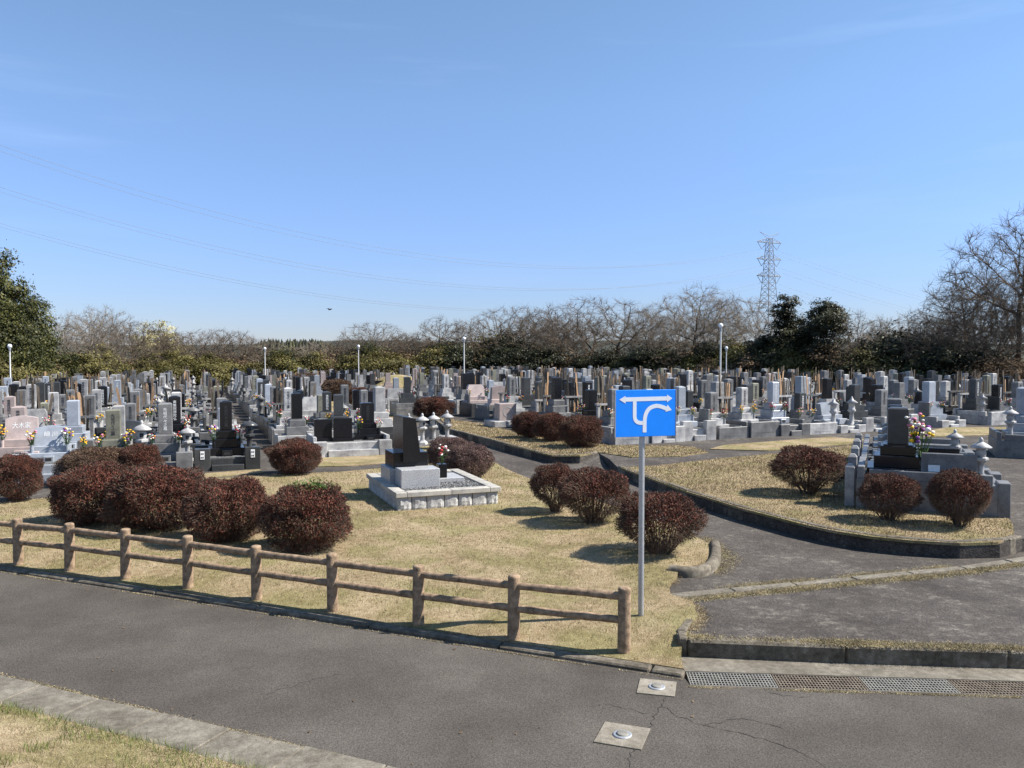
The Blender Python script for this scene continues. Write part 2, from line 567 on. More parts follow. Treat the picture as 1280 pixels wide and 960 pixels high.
M['twig'] = mat_plain('twig', (0.13, 0.102, 0.076), 0.95, 0, 0.15, 0.3, 1.2)
M['pale_twig'] = mat_plain('pale_twig', (0.205, 0.172, 0.135), 0.95, 0, 0.15, 0.3, 1.2)
M['bush_twig'] = mat_plain('bush_twig', (0.135, 0.10, 0.076), 0.95, 0, 0.15, 0.35, 5)
M['leaf_red'] = mat_leaf('leaf_red', [(0.0, (0.020, 0.009, 0.006)), (0.3, (0.056, 0.020, 0.013)), (0.65, (0.134, 0.034, 0.022)), (0.88, (0.155, 0.056, 0.034)), (1.0, (0.15, 0.10, 0.055))], 0.75, 0.10, 2.2, (0.68, 1.22))
M['leaf_mauve'] = mat_leaf('leaf_mauve', [(0.0, (0.05, 0.03, 0.028)), (0.4, (0.12, 0.07, 0.062)), (0.8, (0.17, 0.10, 0.088)), (1.0, (0.22, 0.16, 0.13))], 0.75, 0.1, 3.0)
M['leaf_brown'] = mat_leaf('leaf_brown', [(0.0, (0.03, 0.018, 0.012)), (0.4, (0.085, 0.045, 0.03)), (0.8, (0.13, 0.075, 0.045)), (1.0, (0.16, 0.12, 0.06))], 0.75, 0.1, 3.0)
M['leaf_sprout'] = mat_leaf('leaf_sprout', [(0.0, (0.06, 0.12, 0.025)), (1.0, (0.14, 0.23, 0.05))], 0.55, 0.25)
M['leaf_green'] = mat_leaf('leaf_green', [(0.0, (0.022, 0.028, 0.008)), (0.5, (0.055, 0.062, 0.016)), (1.0, (0.115, 0.105, 0.026))], 0.5, 0.15, 0.5, (0.6, 1.25))
M['leaf_dark'] = mat_leaf('leaf_dark', [(0.0, (0.014, 0.017, 0.008)), (0.5, (0.036, 0.039, 0.016)), (1.0, (0.085, 0.080, 0.034))], 0.5, 0.1, 0.5, (0.6, 1.25))
M['leaf_olive'] = mat_leaf('leaf_olive', [(0.0, (0.055, 0.052, 0.015)), (0.5, (0.13, 0.115, 0.034)), (1.0, (0.21, 0.175, 0.06))], 0.6, 0.2, 0.4, (0.55, 1.3))
M['leaf_dry'] = mat_leaf('leaf_dry', [(0.0, (0.07, 0.045, 0.026)), (0.5, (0.14, 0.09, 0.05)), (1.0, (0.21, 0.145, 0.08))], 0.8, 0.15, 0.5)
M['blossom'] = mat_leaf('blossom', [(0.0, (0.35, 0.30, 0.13)), (1.0, (0.55, 0.50, 0.28))], 0.8, 0.2, 0.5)
M['blade'] = mat_leaf('dry_blade', [(0.0, (0.1680, 0.1176, 0.0588)), (0.35, (0.3234, 0.2453, 0.1411)), (0.7, (0.4494, 0.3545, 0.2251)), (0.90, (0.5376, 0.4494, 0.3108)), (0.94, (0.1848, 0.1680, 0.0588)), (1.0, (0.1344, 0.1428, 0.0420))], 0.85, 0.2, 5.0, (0.55, 1.16))
M['green_blade'] = mat_leaf('green_blade', [(0.0, (0.10, 0.13, 0.03)), (0.4, (0.18, 0.20, 0.055)), (0.7, (0.34, 0.29, 0.13)), (1.0, (0.48, 0.40, 0.22))], 0.8, 0.25, 0.9, (0.8, 1.1))
M['fresh_blade'] = mat_leaf('fresh_blade', [(0.0, (0.085, 0.13, 0.025)), (0.6, (0.15, 0.20, 0.045)), (1.0, (0.33, 0.30, 0.13))], 0.8, 0.25, 0.9, (0.8, 1.1))
M['moss'] = mat_leaf('moss_blade', [(0.0, (0.17, 0.13, 0.065)), (0.4, (0.34, 0.275, 0.155)), (0.85, (0.46, 0.385, 0.24)), (1.0, (0.17, 0.17, 0.055))], 0.9, 0.15, 3.0, (0.62, 1.12))
for nm, c in (('fl_yellow', (0.78, 0.50, 0.03)), ('fl_pink', (0.62, 0.20, 0.30)), ('fl_white', (0.78, 0.75, 0.68)), ('fl_purple', (0.25, 0.07, 0.30)),
              ('fl_red', (0.40, 0.045, 0.055)), ('fl_orange', (0.72, 0.28, 0.05)), ('fl_leaf', (0.045, 0.085, 0.025))):
    M[nm] = mat_plain(nm, c, 0.7, 0, 0.2, 0.2, 30)
M['bird'] = mat_plain('bird_black', (0.03, 0.03, 0.035), 0.6)
M['hill'] = mat_ground('hill', [(0.35, (0.025, 0.034, 0.03)), (0.5, (0.045, 0.055, 0.045)), (0.65, (0.08, 0.08, 0.06))], 0.02, 0.1, 1.0, 0.4, 1.0, 0.5, 0.4)

# ------------------------------------------------------------------ ground
ROADZ, PLATZ, TERZ = -0.15, 0.06, 0.25
UR = Vector((0.916, -0.401)); NR = Vector((0.401, 0.916))      # along and across the front road
K0 = P(856, 848, ROADZ).xy                                      # corner where the kerb ends
FAR = lambda t: K0 + UR * t                                     # far edge of the front road
NEAR0 = P(0, 845, ROADZ).xy
NEAR = lambda t: NEAR0 + UR * t

sheet('ground', [(-2500, -400), (2500, -400), (2500, 4000), (-2500, 4000)], -0.7, M['soil'])

G0, G1 = P(862, 856, ROADZ).xy, P(1280, 869, ROADZ).xy          # front edge of the grates
GU = (G1 - G0).normalized(); GN = Vector((-GU.y, GU.x))
front_road = sheet('front_road', [FAR(-42), FAR(0), G0, G0 + GU * 22, NEAR(30), NEAR(-38)], ROADZ, M['asphalt'], 1.5, 0.3)

LINE_IN = lambda t, s=0.0: K0 + UR * t + NR * (0.17 + s)        # inner edge of the kerb


def sstep(a, b, x):
    t = max(0.0, min(1.0, (x - a) / (b - a)))
    return t * t * (3 - 2 * t)


def lawn_z(x, y):
    s = (Vector((x, y)) - K0).dot(NR) - 0.17
    return -0.10 + 0.14 * sstep(0, 1.3, s) + 0.045 * sstep(1.2, 2.2, x) * sstep(0.2, 0.8, s) + 0.012 * mnoise.noise((x * 0.7, y * 0.7, 0))


# whole cemetery floor: worn asphalt paths between the graves
sheet('path', [LINE_IN(-60, 1.5), LINE_IN(0, 1.5), (3.0, 12.2), (60, 10.5), (130, 60), (130, 150), (-130, 150), (-130, 80)], 0.0, M['path'], 6)

lawn_px = [(0, 628), (100, 619), (170, 612), (250, 600), (330, 594), (420, 590), (495, 584), (560, 578), (606, 571), (618, 578), (640, 590), (690, 609),
           (770, 636), (845, 660), (888, 684), (892, 696), (880, 707), (850, 716), (836, 733), (838, 747), (866, 757), (872, 775), (858, 796), (850, 806)]
lawn_poly = [P(a, b, 0.03).xy for a, b in lawn_px] + [LINE_IN(-0.05), LINE_IN(-40), LINE_IN(-44, 14)]
lawn = sheet('lawn', lawn_poly, lawn_z, M['lawn'], 0.5, 0.25)

plat_px = [(860, 800), (1130, 810), (1280, 814), (1500, 820), (1500, 668), (1300, 694), (1197, 709), (1010, 726), (838, 743), (866, 757), (870, 775), (862, 788)]
plat_poly = [P(a, b, PLATZ).xy for a, b in plat_px]
sheet('pavement', plat_poly, PLATZ, M['old_asphalt'], 1.0, 0.3)

# raised terrace on the right of the inner road
V24 = Vector((-math.sin(R(24)), math.cos(R(24)))); U24 = Vector((math.cos(R(24)), math.sin(R(24))))
kerb_b_px = [(560, 537), (600, 547), (640, 558), (690, 570), (725, 570), (748, 566)]
kerb_c_px = [(772, 584), (800, 594), (860, 616), (930, 637), (1000, 655), (1045, 665), (1090, 672), (1140, 677), (1200, 681), (1250, 680), (1278, 673)]
kb = [P(a, b, TERZ).xy for a, b in kerb_b_px]
kc = [P(a, b, TERZ).xy for a, b in kerb_c_px]
V12 = Vector((-math.sin(R(12)), math.cos(R(12)))); U12 = Vector((math.cos(R(12)), math.sin(R(12))))
kb = [kb[0] + V12 * 62] + kb
ter_poly = kb + [P(762, 574, TERZ).xy] + kc + [Vector((14, 16.2)), Vector((60, 17)), Vector((125, 60)), Vector((120, 148)), Vector((-40, 140))]
sheet('terrace', ter_poly, TERZ, M['path'], 4, 0.4)
rp = [P(748, 566, TERZ).xy, P(772, 584, TERZ).xy, P(752, 596, 0).xy, P(722, 580, 0).xy]


def ramp_z(x, y):
    a = (Vector((x, y)) - rp[3]).dot((rp[0] - rp[3]).normalized()) / (rp[0] - rp[3]).length
    return 0.004 + max(0, min(1.05, a)) * 0.252


sheet('path', rp + [], ramp_z, M['path'], 0.4)

lawn_b_px = [(563, 536.5), (600, 546), (640, 557), (690, 569), (725, 569), (747, 565), (790, 571), (850, 570), (885, 565), (868, 559), (845, 557), (760, 557), (740, 551), (650, 541), (598, 529), (570, 525), (548, 521)]
lawn_b = [P(a, b, TERZ + 0.03).xy for a, b in lawn_b_px]
sheet('lawn', lawn_b, lambda x, y: TERZ + 0.03 + 0.012 * mnoise.noise((x * .6, y * .6, 1)), M['lawn'], 0.8, 0.05)
lawn_c_px = [(776, 584.5), (800, 593), (860, 615), (930, 636), (1000, 654), (1045, 663.5), (1090, 670.5), (1140, 675.5), (1200, 679), (1248, 678), (1268, 670), (1266, 655), (1240, 620), (1150, 553), (1085, 554), (1000, 564), (900, 573), (820, 582)]
lawn_c = [P(a, b, TERZ + 0.03).xy for a, b in lawn_c_px]
sheet('lawn', lawn_c, lambda x, y: TERZ + 0.03 + 0.015 * mnoise.noise((x * .6, y * .6, 2)), M['lawn'], 0.6, 0.05)
for q in ([(887, 561), (960, 563), (1060, 555), (1080, 549), (1036, 546), (905, 556)],
          [(1140, 546), (1262, 543), (1262, 534), (1185, 534), (1150, 540)]):
    sheet('lawn', [P(a, b, TERZ + 0.03).xy for a, b in q], TERZ + 0.03, M['lawn'], 1.0, 0.05)
# grass strip in front of the middle plots
lawn_e = [P(a, b, 0.03).xy for a, b in [(388, 583), (440, 582), (520, 575), (560, 568), (545, 556), (500, 562), (488, 568), (398, 572)]]
sheet('lawn', lawn_e, 0.03, M['lawn'], 0.8, 0.05)
lawn_f = [P(a, b, 0.03).xy for a, b in [(246, 598), (330, 590), (324, 586), (246, 592)]]
sheet('lawn', lawn_f, 0.025, M['lawn'], 0.8, 0.05)

sheet('lawn', [P(a, b, 0.02).xy for a, b in [(398, 524), (470, 528), (512, 522), (530, 496), (440, 494), (372, 497)]], 0.02, M['lawn'], 1.5, 0.05)
# tree line: distance by photo column
TL_X = [-300, 0, 60, 150, 330, 600, 750, 900, 1000, 1100, 1280, 1600]
TL_D = [45, 54, 68, 80, 87, 90, 86, 76, 69, 63, 56, 50]
tree_line = lambda px: float(np.interp(px, TL_X, TL_D))
wood_edge = []
for px in range(-300, 1601, 100):
    Yd = tree_line(px) - 0.5
    wood_edge.append(Vector(((px - 640) / F * Yd, Yd)))
wood_z = lambda x, y: 0.05 + 0.25 * sstep(-12, 0, x)
sheet('woodland_floor', wood_edge + [Vector((190, 160)), Vector((190, 230)), Vector((-230, 230)), Vector((-160, 60))], wood_z, M['soil'], 6)


# hills far behind the wood
def ridge(name, Y, xs, tops, depth, mat):
    vs, fs = [], []
    n = len(xs)
    for j, (dy, k) in enumerate(((-depth * 0.5, 0.0), (-depth * 0.25, 0.7), (0, 1.0), (depth * 0.5, 0.0))):
        for x, t in zip(xs, tops):
            vs.append((x, Y + dy, -0.7 + (t + 0.7) * k))
    for j in range(3):
        for i in range(n - 1):
            fs.append((j * n + i, j * n + i + 1, (j + 1) * n + i + 1, (j + 1) * n + i))
    me = bpy.data.meshes.new(name); me.from_pydata(vs, [], fs); me.materials.append(mat)
    me.polygons.foreach_set('use_smooth', [True] * len(fs)); me.update()
    return tag(link(name, me), kind='structure')


xs = np.linspace(-1200, 1200, 90)
ridge('hills', 900, xs, [15 + 6 * mnoise.noise((x * 0.004, 0, 5)) + 3 * mnoise.noise((x * 0.02, 0, 7)) for x in xs], 300, M['hill'])


# ------------------------------------------------------------------ kerbs
def along(pts, step):
    """resample a polyline"""
    out, acc = [pts[0].copy()], 0.0
    for a, b in zip(pts[:-1], pts[1:]):
        L = (b - a).length
        pos = step - acc
        while pos <= L:
            out.append(a + (b - a) * (pos / L)); pos += step
        acc = L - (pos - step)
    return out


def kerb(name, pts, piece, width, z0, z1, mat, side, label_kind='structure', round_top=0.02, gap=0.012, zf=None, seed=1):
    """row of kerb stones; side=+1 puts the width to the left of travel"""
    root = empty(name, (pts[0].x, pts[0].y, 0)); root['kind'] = label_kind
    rg = random.Random(seed)
    q = along(pts, piece)
    if (q[-1] - pts[-1]).length > 0.15: q.append(pts[-1])
    for a, b in zip(q[:-1], q[1:]):
        d = b - a; L = d.length
        if L < 0.1: continue
        m = MB()
        t = d / L; n = Vector((-t.y, t.x)) * side
        hz = (z1 - z0)
        c = (a + b) / 2 + n * width / 2
        dz = rg.uniform(-0.008, 0.008)
        m.cbox((0, 0, 0), (L - gap, width, hz + dz), round_top)
        me = m.mesh('kerb_stone', mat)
        o = link('kerb_stone', me, root, (c.x - pts[0].x, c.y - pts[0].y, (z0 + z1 + dz) / 2), (0, 0, math.atan2(t.y, t.x) + rg.uniform(-0.006, 0.006)))
    return root


# front kerb of the lawn (low, a narrow dark face to the road)
kerb('lawn_kerb', [FAR(-42), FAR(-0.02)], 1.98, 0.18, -0.34, -0.108, M['dark_concrete'], 1, seed=2, gap=0.02)
# concrete slabs along the near edge of the road
kerb('edge_slabs', [NEAR(-14), NEAR(24)], 0.92, 0.56, -0.32, -0.135, M['concrete'], -1, seed=3, gap=0.015, round_top=0.01)
# step kerb of the pavement behind the grates
pf = [P(860, 801, PLATZ).xy, P(1000, 806.5, PLATZ).xy, P(1130, 811, PLATZ).xy, P(1280, 815, PLATZ).xy, P(1500, 821, PLATZ).xy]
kerb('step_kerb', pf, 1.9, 0.17, -0.3, PLATZ + 0.012, M['dark_concrete'], 1, seed=4, gap=0.002, round_top=0.03)
kerb('step_kerb', [P(868, 776, PLATZ).xy, P(857, 790, PLATZ).xy, P(860, 800, PLATZ).xy], 0.5, 0.12, -0.3, PLATZ + 0.02, M['dark_concrete'], -1, seed=5)
# flush concrete strip between pavement and inner road
sp = [P(a, b, PLATZ).xy for a, b in [(836, 748), (1010, 731), (1110, 721), (1197, 713), (1262, 704), (1300, 698), (1500, 672)]]
kerb('flush_kerb', sp, 1.1, 0.17, -0.2, PLATZ + 0.018, M['concrete'], 1, seed=6)
# kerbs of the raised lawns
kerb('terrace_kerb', [p + Vector((0, 0)) for p in kb], 1.15, 0.16, -0.2, TERZ + 0.05, M['dark_concrete'], 1, seed=7)
kerb('terrace_kerb', kc, 1.15, 0.16, -0.2, TERZ + 0.05, M['dark_concrete'], 1, seed=8)
# short curved kerb at the lawn's corner
cb = [P(a, b, 0.0).xy for a, b in [(838, 718), (858, 722), (878, 717), (892, 707), (898, 695), (893, 684)]]
def swept_kerb(pts, w, h, z0):
    prof = [(-w / 2, z0), (-w / 2, h * 0.55), (-w * 0.40, h * 0.84), (-w * 0.18, h), (w * 0.18, h), (w * 0.40, h * 0.84), (w / 2, h * 0.55), (w / 2, z0)]
    n = len(prof); vs, fs = [], []
    for i, p in enumerate(pts):
        t = (pts[min(i + 1, len(pts) - 1)] - pts[max(i - 1, 0)]).normalized(); nn = Vector((-t.y, t.x))
        for a_, z_ in prof: vs.append((p.x + nn.x * a_, p.y + nn.y * a_, z_))
    for i in range(len(pts) - 1):
        for k in range(n - 1): fs.append((i * n + k, i * n + k + 1, (i + 1) * n + k + 1, (i + 1) * n + k))
    fs += [tuple(range(n)), tuple(range((len(pts) - 1) * n, len(pts) * n))[::-1]]
    me = bpy.data.meshes.new('kerb_stone'); me.from_pydata([(x, y, z) for x, y, z in vs], [], fs); me.materials.append(M['dark_concrete'])
    me.polygons.foreach_set('use_smooth', [True] * (len(fs) - 2) + [False] * 2); me.update()
    return me


ck = empty('corner_kerb'); ck['kind'] = 'structure'
cs_ = along([Vector(p) for p in [tuple((1 - t) ** 2 * cb[0] + 2 * t * (1 - t) * P(905, 732, 0).xy + t * t * cb[-1]) for t in [k / 24 for k in range(25)]]], 0.07)
h_ = int(len(cs_) * 0.55)
link('kerb_stone', swept_kerb(cs_[:h_], 0.19, 0.16, -0.1), ck); link('kerb_stone', swept_kerb([cs_[h_ - 1] + (cs_[h_] - cs_[h_ - 1]) * 0.2] + cs_[h_:], 0.19, 0.155, -0.1), ck)
# gutter strip between step kerb and grates
gut = [G0 + GN * 0.40, G0 + GU * 22 + GN * 0.40, G0 + GU * 22 + GN * 0.95, G0 + GN * 0.95 - GU * 0.05]
sheet('gutter', gut, ROADZ + 0.004, M['concrete'], 1.0, 0.3)

# embankment on which the photographer stands
eb = [NEAR(-14) - NR * 0.56, NEAR(24) - NR * 0.56, NEAR(24) - NR * 13, NEAR(-14) - NR * 13]


def bank_z(x, y):
    s = -((Vector((x, y)) - NEAR0).dot(NR) + 0.56)
    return -0.125 + 0.04 * sstep(0, 0.3, s) + 0.30 * min(max(s - 0.4, 0), 6.2) * sstep(0, 1.2, s) + 0.02 * mnoise.noise((x, y, 3))


sheet('grass_bank', eb, bank_z, M['lawn'], 0.4, 0.3)


# cracks in the road
def ribbon(name, pxs, z, w, mat, seed, parent, amp=0.03):
    rg = random.Random(seed)
    pts = along([P(a, b, z).xy for a, b in pxs], 0.055)
    vs, fs = [], []
    for i, p in enumerate(pts):
        t = (pts[min(i + 1, len(pts) - 1)] - pts[max(i - 1, 0)]).normalized()
        n = Vector((-t.y, t.x))
        j = n * rg.uniform(-amp, amp); ww = w * rg.uniform(0.3, 1.3) * (0.3 if i in (0, len(pts) - 1) else 1)
        vs += [(p.x + j.x + n.x * ww, p.y + j.y + n.y * ww, z), (p.x + j.x - n.x * ww, p.y + j.y - n.y * ww, z)]
    for i in range(len(pts) - 1):
        fs.append((2 * i, 2 * i + 1, 2 * i + 3, 2 * i + 2))
    me = bpy.data.meshes.new(name); me.from_pydata(vs, [], fs); me.materials.append(mat); me.update()
    return link(name, me, parent)


for i, q in enumerate(([(832, 870), (826, 882), (818, 893), (812, 908), (795, 930), (783, 960)], [(757, 880), (785, 886), (812, 893)], [(826, 880), (845, 895), (880, 906), (930, 918), (975, 930), (1010, 945), (1030, 960)],
                       [(880, 905), (930, 898), (985, 912)], [(330, 868), (390, 850), (430, 842)], [(960, 866), (1000, 872), (1015, 868)])):
    ribbon('crack', q, ROADZ + 0.004, 0.0042, M['crack'], i, front_road)


# ------------------------------------------------------------------ grates, covers
def grate(p, i, rusty, label):
    root = empty('drain_grate', (p.x, p.y, ROADZ - 0.02), math.atan2(GU.y, GU.x))
    L, W = 0.985, 0.39
    mat = M['rust_steel'] if rusty else M['grate_steel']
    m = MB()
    for x in (0.006, L - 0.006): m.box((x, W / 2, 0), (0.012, W, 0.04))
    for y in (0.006, W - 0.006): m.box((L / 2, y, 0), (L - 0.026, 0.012, 0.04))
    link('frame', m.mesh('frame', mat), root)
    m = MB()
    for k in range(1, 6): m.box((L / 2, W * k / 6, 0.004), (L - 0.03, 0.016, 0.03))
    link('bearing_bars', m.mesh('bearing_bars', mat), root)
    m = MB()
    for k in range(1, 27): m.box((L * k / 27, W / 2, 0.0155), (0.012, W - 0.03, 0.009))
    link('cross_bars', m.mesh('cross_bars', mat), root)
    tag(root, label, 'drain grate', 'drain grates set in a line along the road edge')


labs = ['grey steel drain grate at the left end of the gutter, beside the kerb corner',
        'rusty brown drain grate, second in line from the kerb corner',
        'clean grey drain grate, third in line from the kerb corner',
        'rusty brown drain grate at the right edge of the photo']
for i in range(4):
    grate(G0 + GU * (i * 1.0 + 0.01) + GN * 0.0, i, i % 2 == 1, labs[i])
ch = MB()
ch.box((11, 0.2, -0.42), (22, 0.42, 0.02)); ch.box((11, -0.02, -0.24), (22, 0.02, 0.18)); ch.box((11, 0.42, -0.24), (22, 0.02, 0.18))
tag(link('drain_channel', ch.mesh('drain_channel', M['dark_concrete']), None, (G0.x, G0.y, ROADZ + 0.02), (0, 0, math.atan2(GU.y, GU.x))), kind='structure')


def valve(px, py, w, rz, label, tilt):
    c = P(px, py, ROADZ)
    root = empty('survey_marker', (c.x, c.y, ROADZ + 0.002), rz)
    m = MB(); m.cbox((0, 0, 0.004), (w, w, 0.014), 0.004)
    link('concrete_surround', m.mesh('concrete_surround', M['pale_concrete']), root)
    m = MB(); m.lathe([(0.095, 0), (0.095, 0.006), (0.085, 0.010), (0.08, 0.010)], 24)
    link('rim', m.mesh('rim', M['steel']), root, (0, 0, 0.012))
    m = MB(); m.lathe([(0.06, 0), (0.06, 0.010), (0.045, 0.014), (0.014, 0.015)], 24)
    link('lid', m.mesh('lid', M['grate_steel']), root, (0, 0, 0.0205))
    tag(root, label, 'cover', 'round metal covers set in the road')


valve(821, 860, 0.42, R(-14), 'round metal cover in a concrete square by the end of the drain grates', 0)
valve(778, 920, 0.47, R(-20), 'round metal cover in a pale concrete square at the bottom of the photo', 0)

# ------------------------------------------------------------------ fence
posts_px = [(780, 808), (642, 791), (523, 773.5), (416, 757), (321, 742.5), (235, 729), (157, 717.5), (87, 708), (23, 700)]
f0, f1 = P(*posts_px[0], -0.02).xy, P(*posts_px[-1], -0.02).xy
post_xy = [P(a, b, -0.02).xy for a, b in posts_px]
fence = empty('rail_fence', (f0.x, f0.y, 0))
tag(fence, 'brown log-look concrete rail fence with round posts along the road edge', 'fence')
sp_ = (post_xy[-1] - post_xy[-2])
for k in range(3): post_xy.append(post_xy[-1] + sp_.normalized() * 1.47)
rgf = random.Random(4)
pm = MB()
pm.lathe([(0.085, -0.30), (0.082, 0.3), (0.080, 0.79), (0.076, 0.815), (0.05, 0.825), (0.012, 0.828)], 18)
post_me = pm.mesh('post', M['wood_concrete'])
tops = []
for p in post_xy:
    z = lawn_z(p.x, p.y)
    o = link('post', post_me, fence, (p.x - f0.x, p.y - f0.y, z), (rgf.uniform(-.012, .012), rgf.uniform(-.012, .012), rgf.uniform(0, 6)))
    o.scale = (1, 1, rgf.uniform(0.99, 1.02))
    tops.append(Vector((p.x - f0.x, p.y - f0.y, z)))
for a, b in zip(tops[:-1], tops[1:]):
    for h in (0.70, 0.40):
        m = MB()
        n = 6
        pts = [a + (b - a) * (k / n) for k in range(n + 1)]
        for k in range(n):
            ra = 0.050 + 0.004 * math.sin(k * 2.1 + h * 9 + a.x); rb = 0.050 + 0.004 * math.sin((k + 1) * 2.1 + h * 9 + a.x)
            m.tube(pts[k] + Vector((0, 0, h)), pts[k + 1] + Vector((0, 0, h)), ra, rb, 12, caps=False)
        link('rail', m.mesh('rail', M['wood_concrete']), fence)

# ------------------------------------------------------------------ road sign
sb = P(801, 771, 0.04)
sign = empty('road_sign', (sb.x, sb.y, 0.04))
tag(sign, 'blue rectangular direction sign with white arrows on a grey steel pole', 'sign')
syaw = R(15)
Ys = sb.y
zt, zb = D(805, 487, Ys).z, D(805, 545, Ys).z
wS = 78 / F * Ys / math.cos(syaw)
m = MB(); m.tube((0, 0, -0.3), (0, 0, zt - 0.10), 0.0385, n=18)
link('pole', m.mesh('pole', M['steel']), sign)
m = MB(); m.lathe([(0.040, 0), (0.041, 0.01), (0.03, 0.02), (0.004, 0.024)], 18)
link('pole_cap', m.mesh('pole_cap', M['steel']), sign, (0, 0, zt - 0.10))
pc = D(804.6, 516, Ys)
m = MB(); m.cbox((0, 0, 0), (wS, 0.024, zt - zb), 0.004)
pan = link('panel', m.mesh('panel', M['sign_blue']), sign, (pc.x - sb.x + 0.064 * math.sin(syaw), -0.064 * math.cos(syaw), pc.z - 0.04), (0, 0, syaw))
for x in (-wS / 2 - 0.004, wS / 2 + 0.004):
    m = MB(); m.box((x, 0, 0), (0.008, 0.03, zt - zb + 0.004))
    link('edge_trim', m.mesh('edge_trim', M['steel']), pan)
for z in (-0.2, 0.2):
    m = MB()
    m.box((0, 0.022, z), (0.5, 0.02, 0.035)); m.tube((-0.01, 0.068, z - 0.02), (-0.01, 0.068, z + 0.02), 0.05, n=16)
    link('bracket', m.mesh('bracket', M['steel']), pan)


def sgn(cx, cy):      # sign-face coordinates from a close look at the photo's panel
    return ((cx - 520) / 620 * wS, -(cy - 372) / 465 * (zt - zb))


def stroke(pts, w, name):
    """flat raised stroke along a smooth line"""
    pts = [Vector(sgn(*p)) for p in pts]
    vs, fs = [], []
    for i, p in enumerate(pts):
        t = (pts[min(i + 1, len(pts) - 1)] - pts[max(i - 1, 0)]).normalized()
        n = Vector((-t.y, t.x)) * w / 2
        for y in (-0.0145, -0.011):
            vs += [(p.x + n.x, y, p.y + n.y), (p.x - n.x, y, p.y - n.y)]
    for i in range(len(pts) - 1):
        a = 4 * i; b = a + 4
        fs += [(a, a + 1, b + 1, b), (a + 2, b + 2, b + 3, a + 3), (a, b, b + 2, a + 2), (a + 1, a + 3, b + 3, b + 1)]
    return vs, fs


def bez(p0, p1, p2, n=8):
    return [((1 - t) ** 2 * p0[0] + 2 * t * (1 - t) * p1[0] + t * t * p2[0], (1 - t) ** 2 * p0[1] + 2 * t * (1 - t) * p1[1] + t * t * p2[1]) for t in [k / n for k in range(n + 1)]]


def tri(pts, y=-0.0150):
    q = [sgn(*p) for p in pts]
    return [(x, y, z) for x, z in q] + [(x, -0.011, z) for x, z in q], [(0, 1, 2), (0, 3, 4, 1), (1, 4, 5, 2), (2, 5, 3, 0)]


m = MB()
m.add(*stroke([(300, 233), (740, 228)], 0.056, ''))
m.add(*tri([(246, 234), (308, 198), (308, 272)])); m.add(*tri([(793, 228), (737, 191), (737, 265)]))
link('double_arrow', m.mesh('double_arrow', M['sign_white']), pan)
m = MB()
m.add(*stroke([(403, 250), (403, 395)] + bez((403, 400), (405, 466), (470, 468)) + [(492, 468)], 0.052, ''))
link('branch_line', m.mesh('branch_line', M['sign_white']), pan)
m = MB()
m.add(*stroke([(506, 563), (506, 460)] + bez((507, 445), (512, 318), (612, 303)) + bez((622, 301), (668, 300), (732, 331), 6), 0.054, ''))
m.add(*tri([(787, 346), (742, 290), (722, 362)]))
link('curved_arrow', m.mesh('curved_arrow', M['sign_white']), pan)

# ------------------------------------------------------------------ monument on the lawn
TH = R(24.5)
mc0, mc1 = P(497, 639, 0.03), P(623, 630, 0.03)                 # front corners of its platform
mdir = (mc1 - mc0); MW = mdir.length; mang = math.atan2(mdir.y, mdir.x)
MD = 3.25                                                       # depth
mon = empty('black_monument', (mc0.x, mc0.y, 0.115), mang)
tag(mon, 'black polished monument on a raised granite platform in the middle of the lawn', 'monument')
rgm = random.Random(11)


def rough_block(w, d, h, seed):
    """split-face block: front (-y) and outer face lumpy"""
    rg = random.Random(seed)
    nx, nz = 5, 4
    vs, fs = [], []
    for j in range(nz + 1):
        for i in range(nx + 1):
            e = min(i, nx - i, j, nz - j)
            bulge = 0.0 if e == 0 else -rg.uniform(0.008, 0.035)
            vs.append((-w / 2 + w * i / nx + (0 if e == 0 else rg.uniform(-.012, .012)), -d / 2 + bulge, h * j / nz))
    for j in range(nz):
        for i in range(nx):
            a = j * (nx + 1) + i
            fs.append((a, a + 1, a + nx + 2, a + nx + 1))
    mb = MB(); mb.add(vs, fs)
    mb.add([(-w / 2, -d / 2, 0), (w / 2, -d / 2, 0), (w / 2, d / 2, 0), (-w / 2, d / 2, 0), (-w / 2, -d / 2, h), (w / 2, -d / 2, h), (w / 2, d / 2, h), (-w / 2, d / 2, h)],
           [(0, 3, 2, 1), (4, 5, 6, 7), (1, 2, 6, 5), (2, 3, 7, 6), (3, 0, 4, 7)])
    return mb.mesh('stone_block', M['rough'])


def block_row(x0, y0, dx, dy, L, n, rz):
    cuts = [0.0]
    for k in range(n): cuts.append(cuts[-1] + rgm.uniform(0.75, 1.3))
    cuts = [c / cuts[-1] * L for c in cuts]
    for k in range(n):
        w = cuts[k + 1] - cuts[k]; c = (cuts[k] + cuts[k + 1]) / 2
        link('stone_block', rough_block(w - 0.022, 0.20, 0.335, rgm.randint(0, 9999)), mon, (x0 + dx * c, y0 + dy * c, -0.12), (0, 0, rz))


m = MB(); m.box((MW / 2, MD / 2, 0.09), (MW - 0.24, MD - 0.24, 0.27)); link('core', m.mesh('core', M['dark_concrete']), mon)
block_row(0, 0.11, 1, 0, MW, 7, 0)
block_row(0, MD - 0.11, 1, 0, MW, 7, math.pi)
block_row(0.11, 0.22, 0, 1, MD - 0.44, 7, -math.pi / 2)
block_row(MW - 0.11, 0.22, 0, 1, MD - 0.44, 7, math.pi / 2)
cw, ch_ = 0.27, 0.115
zc = 0.222 + ch_ / 2


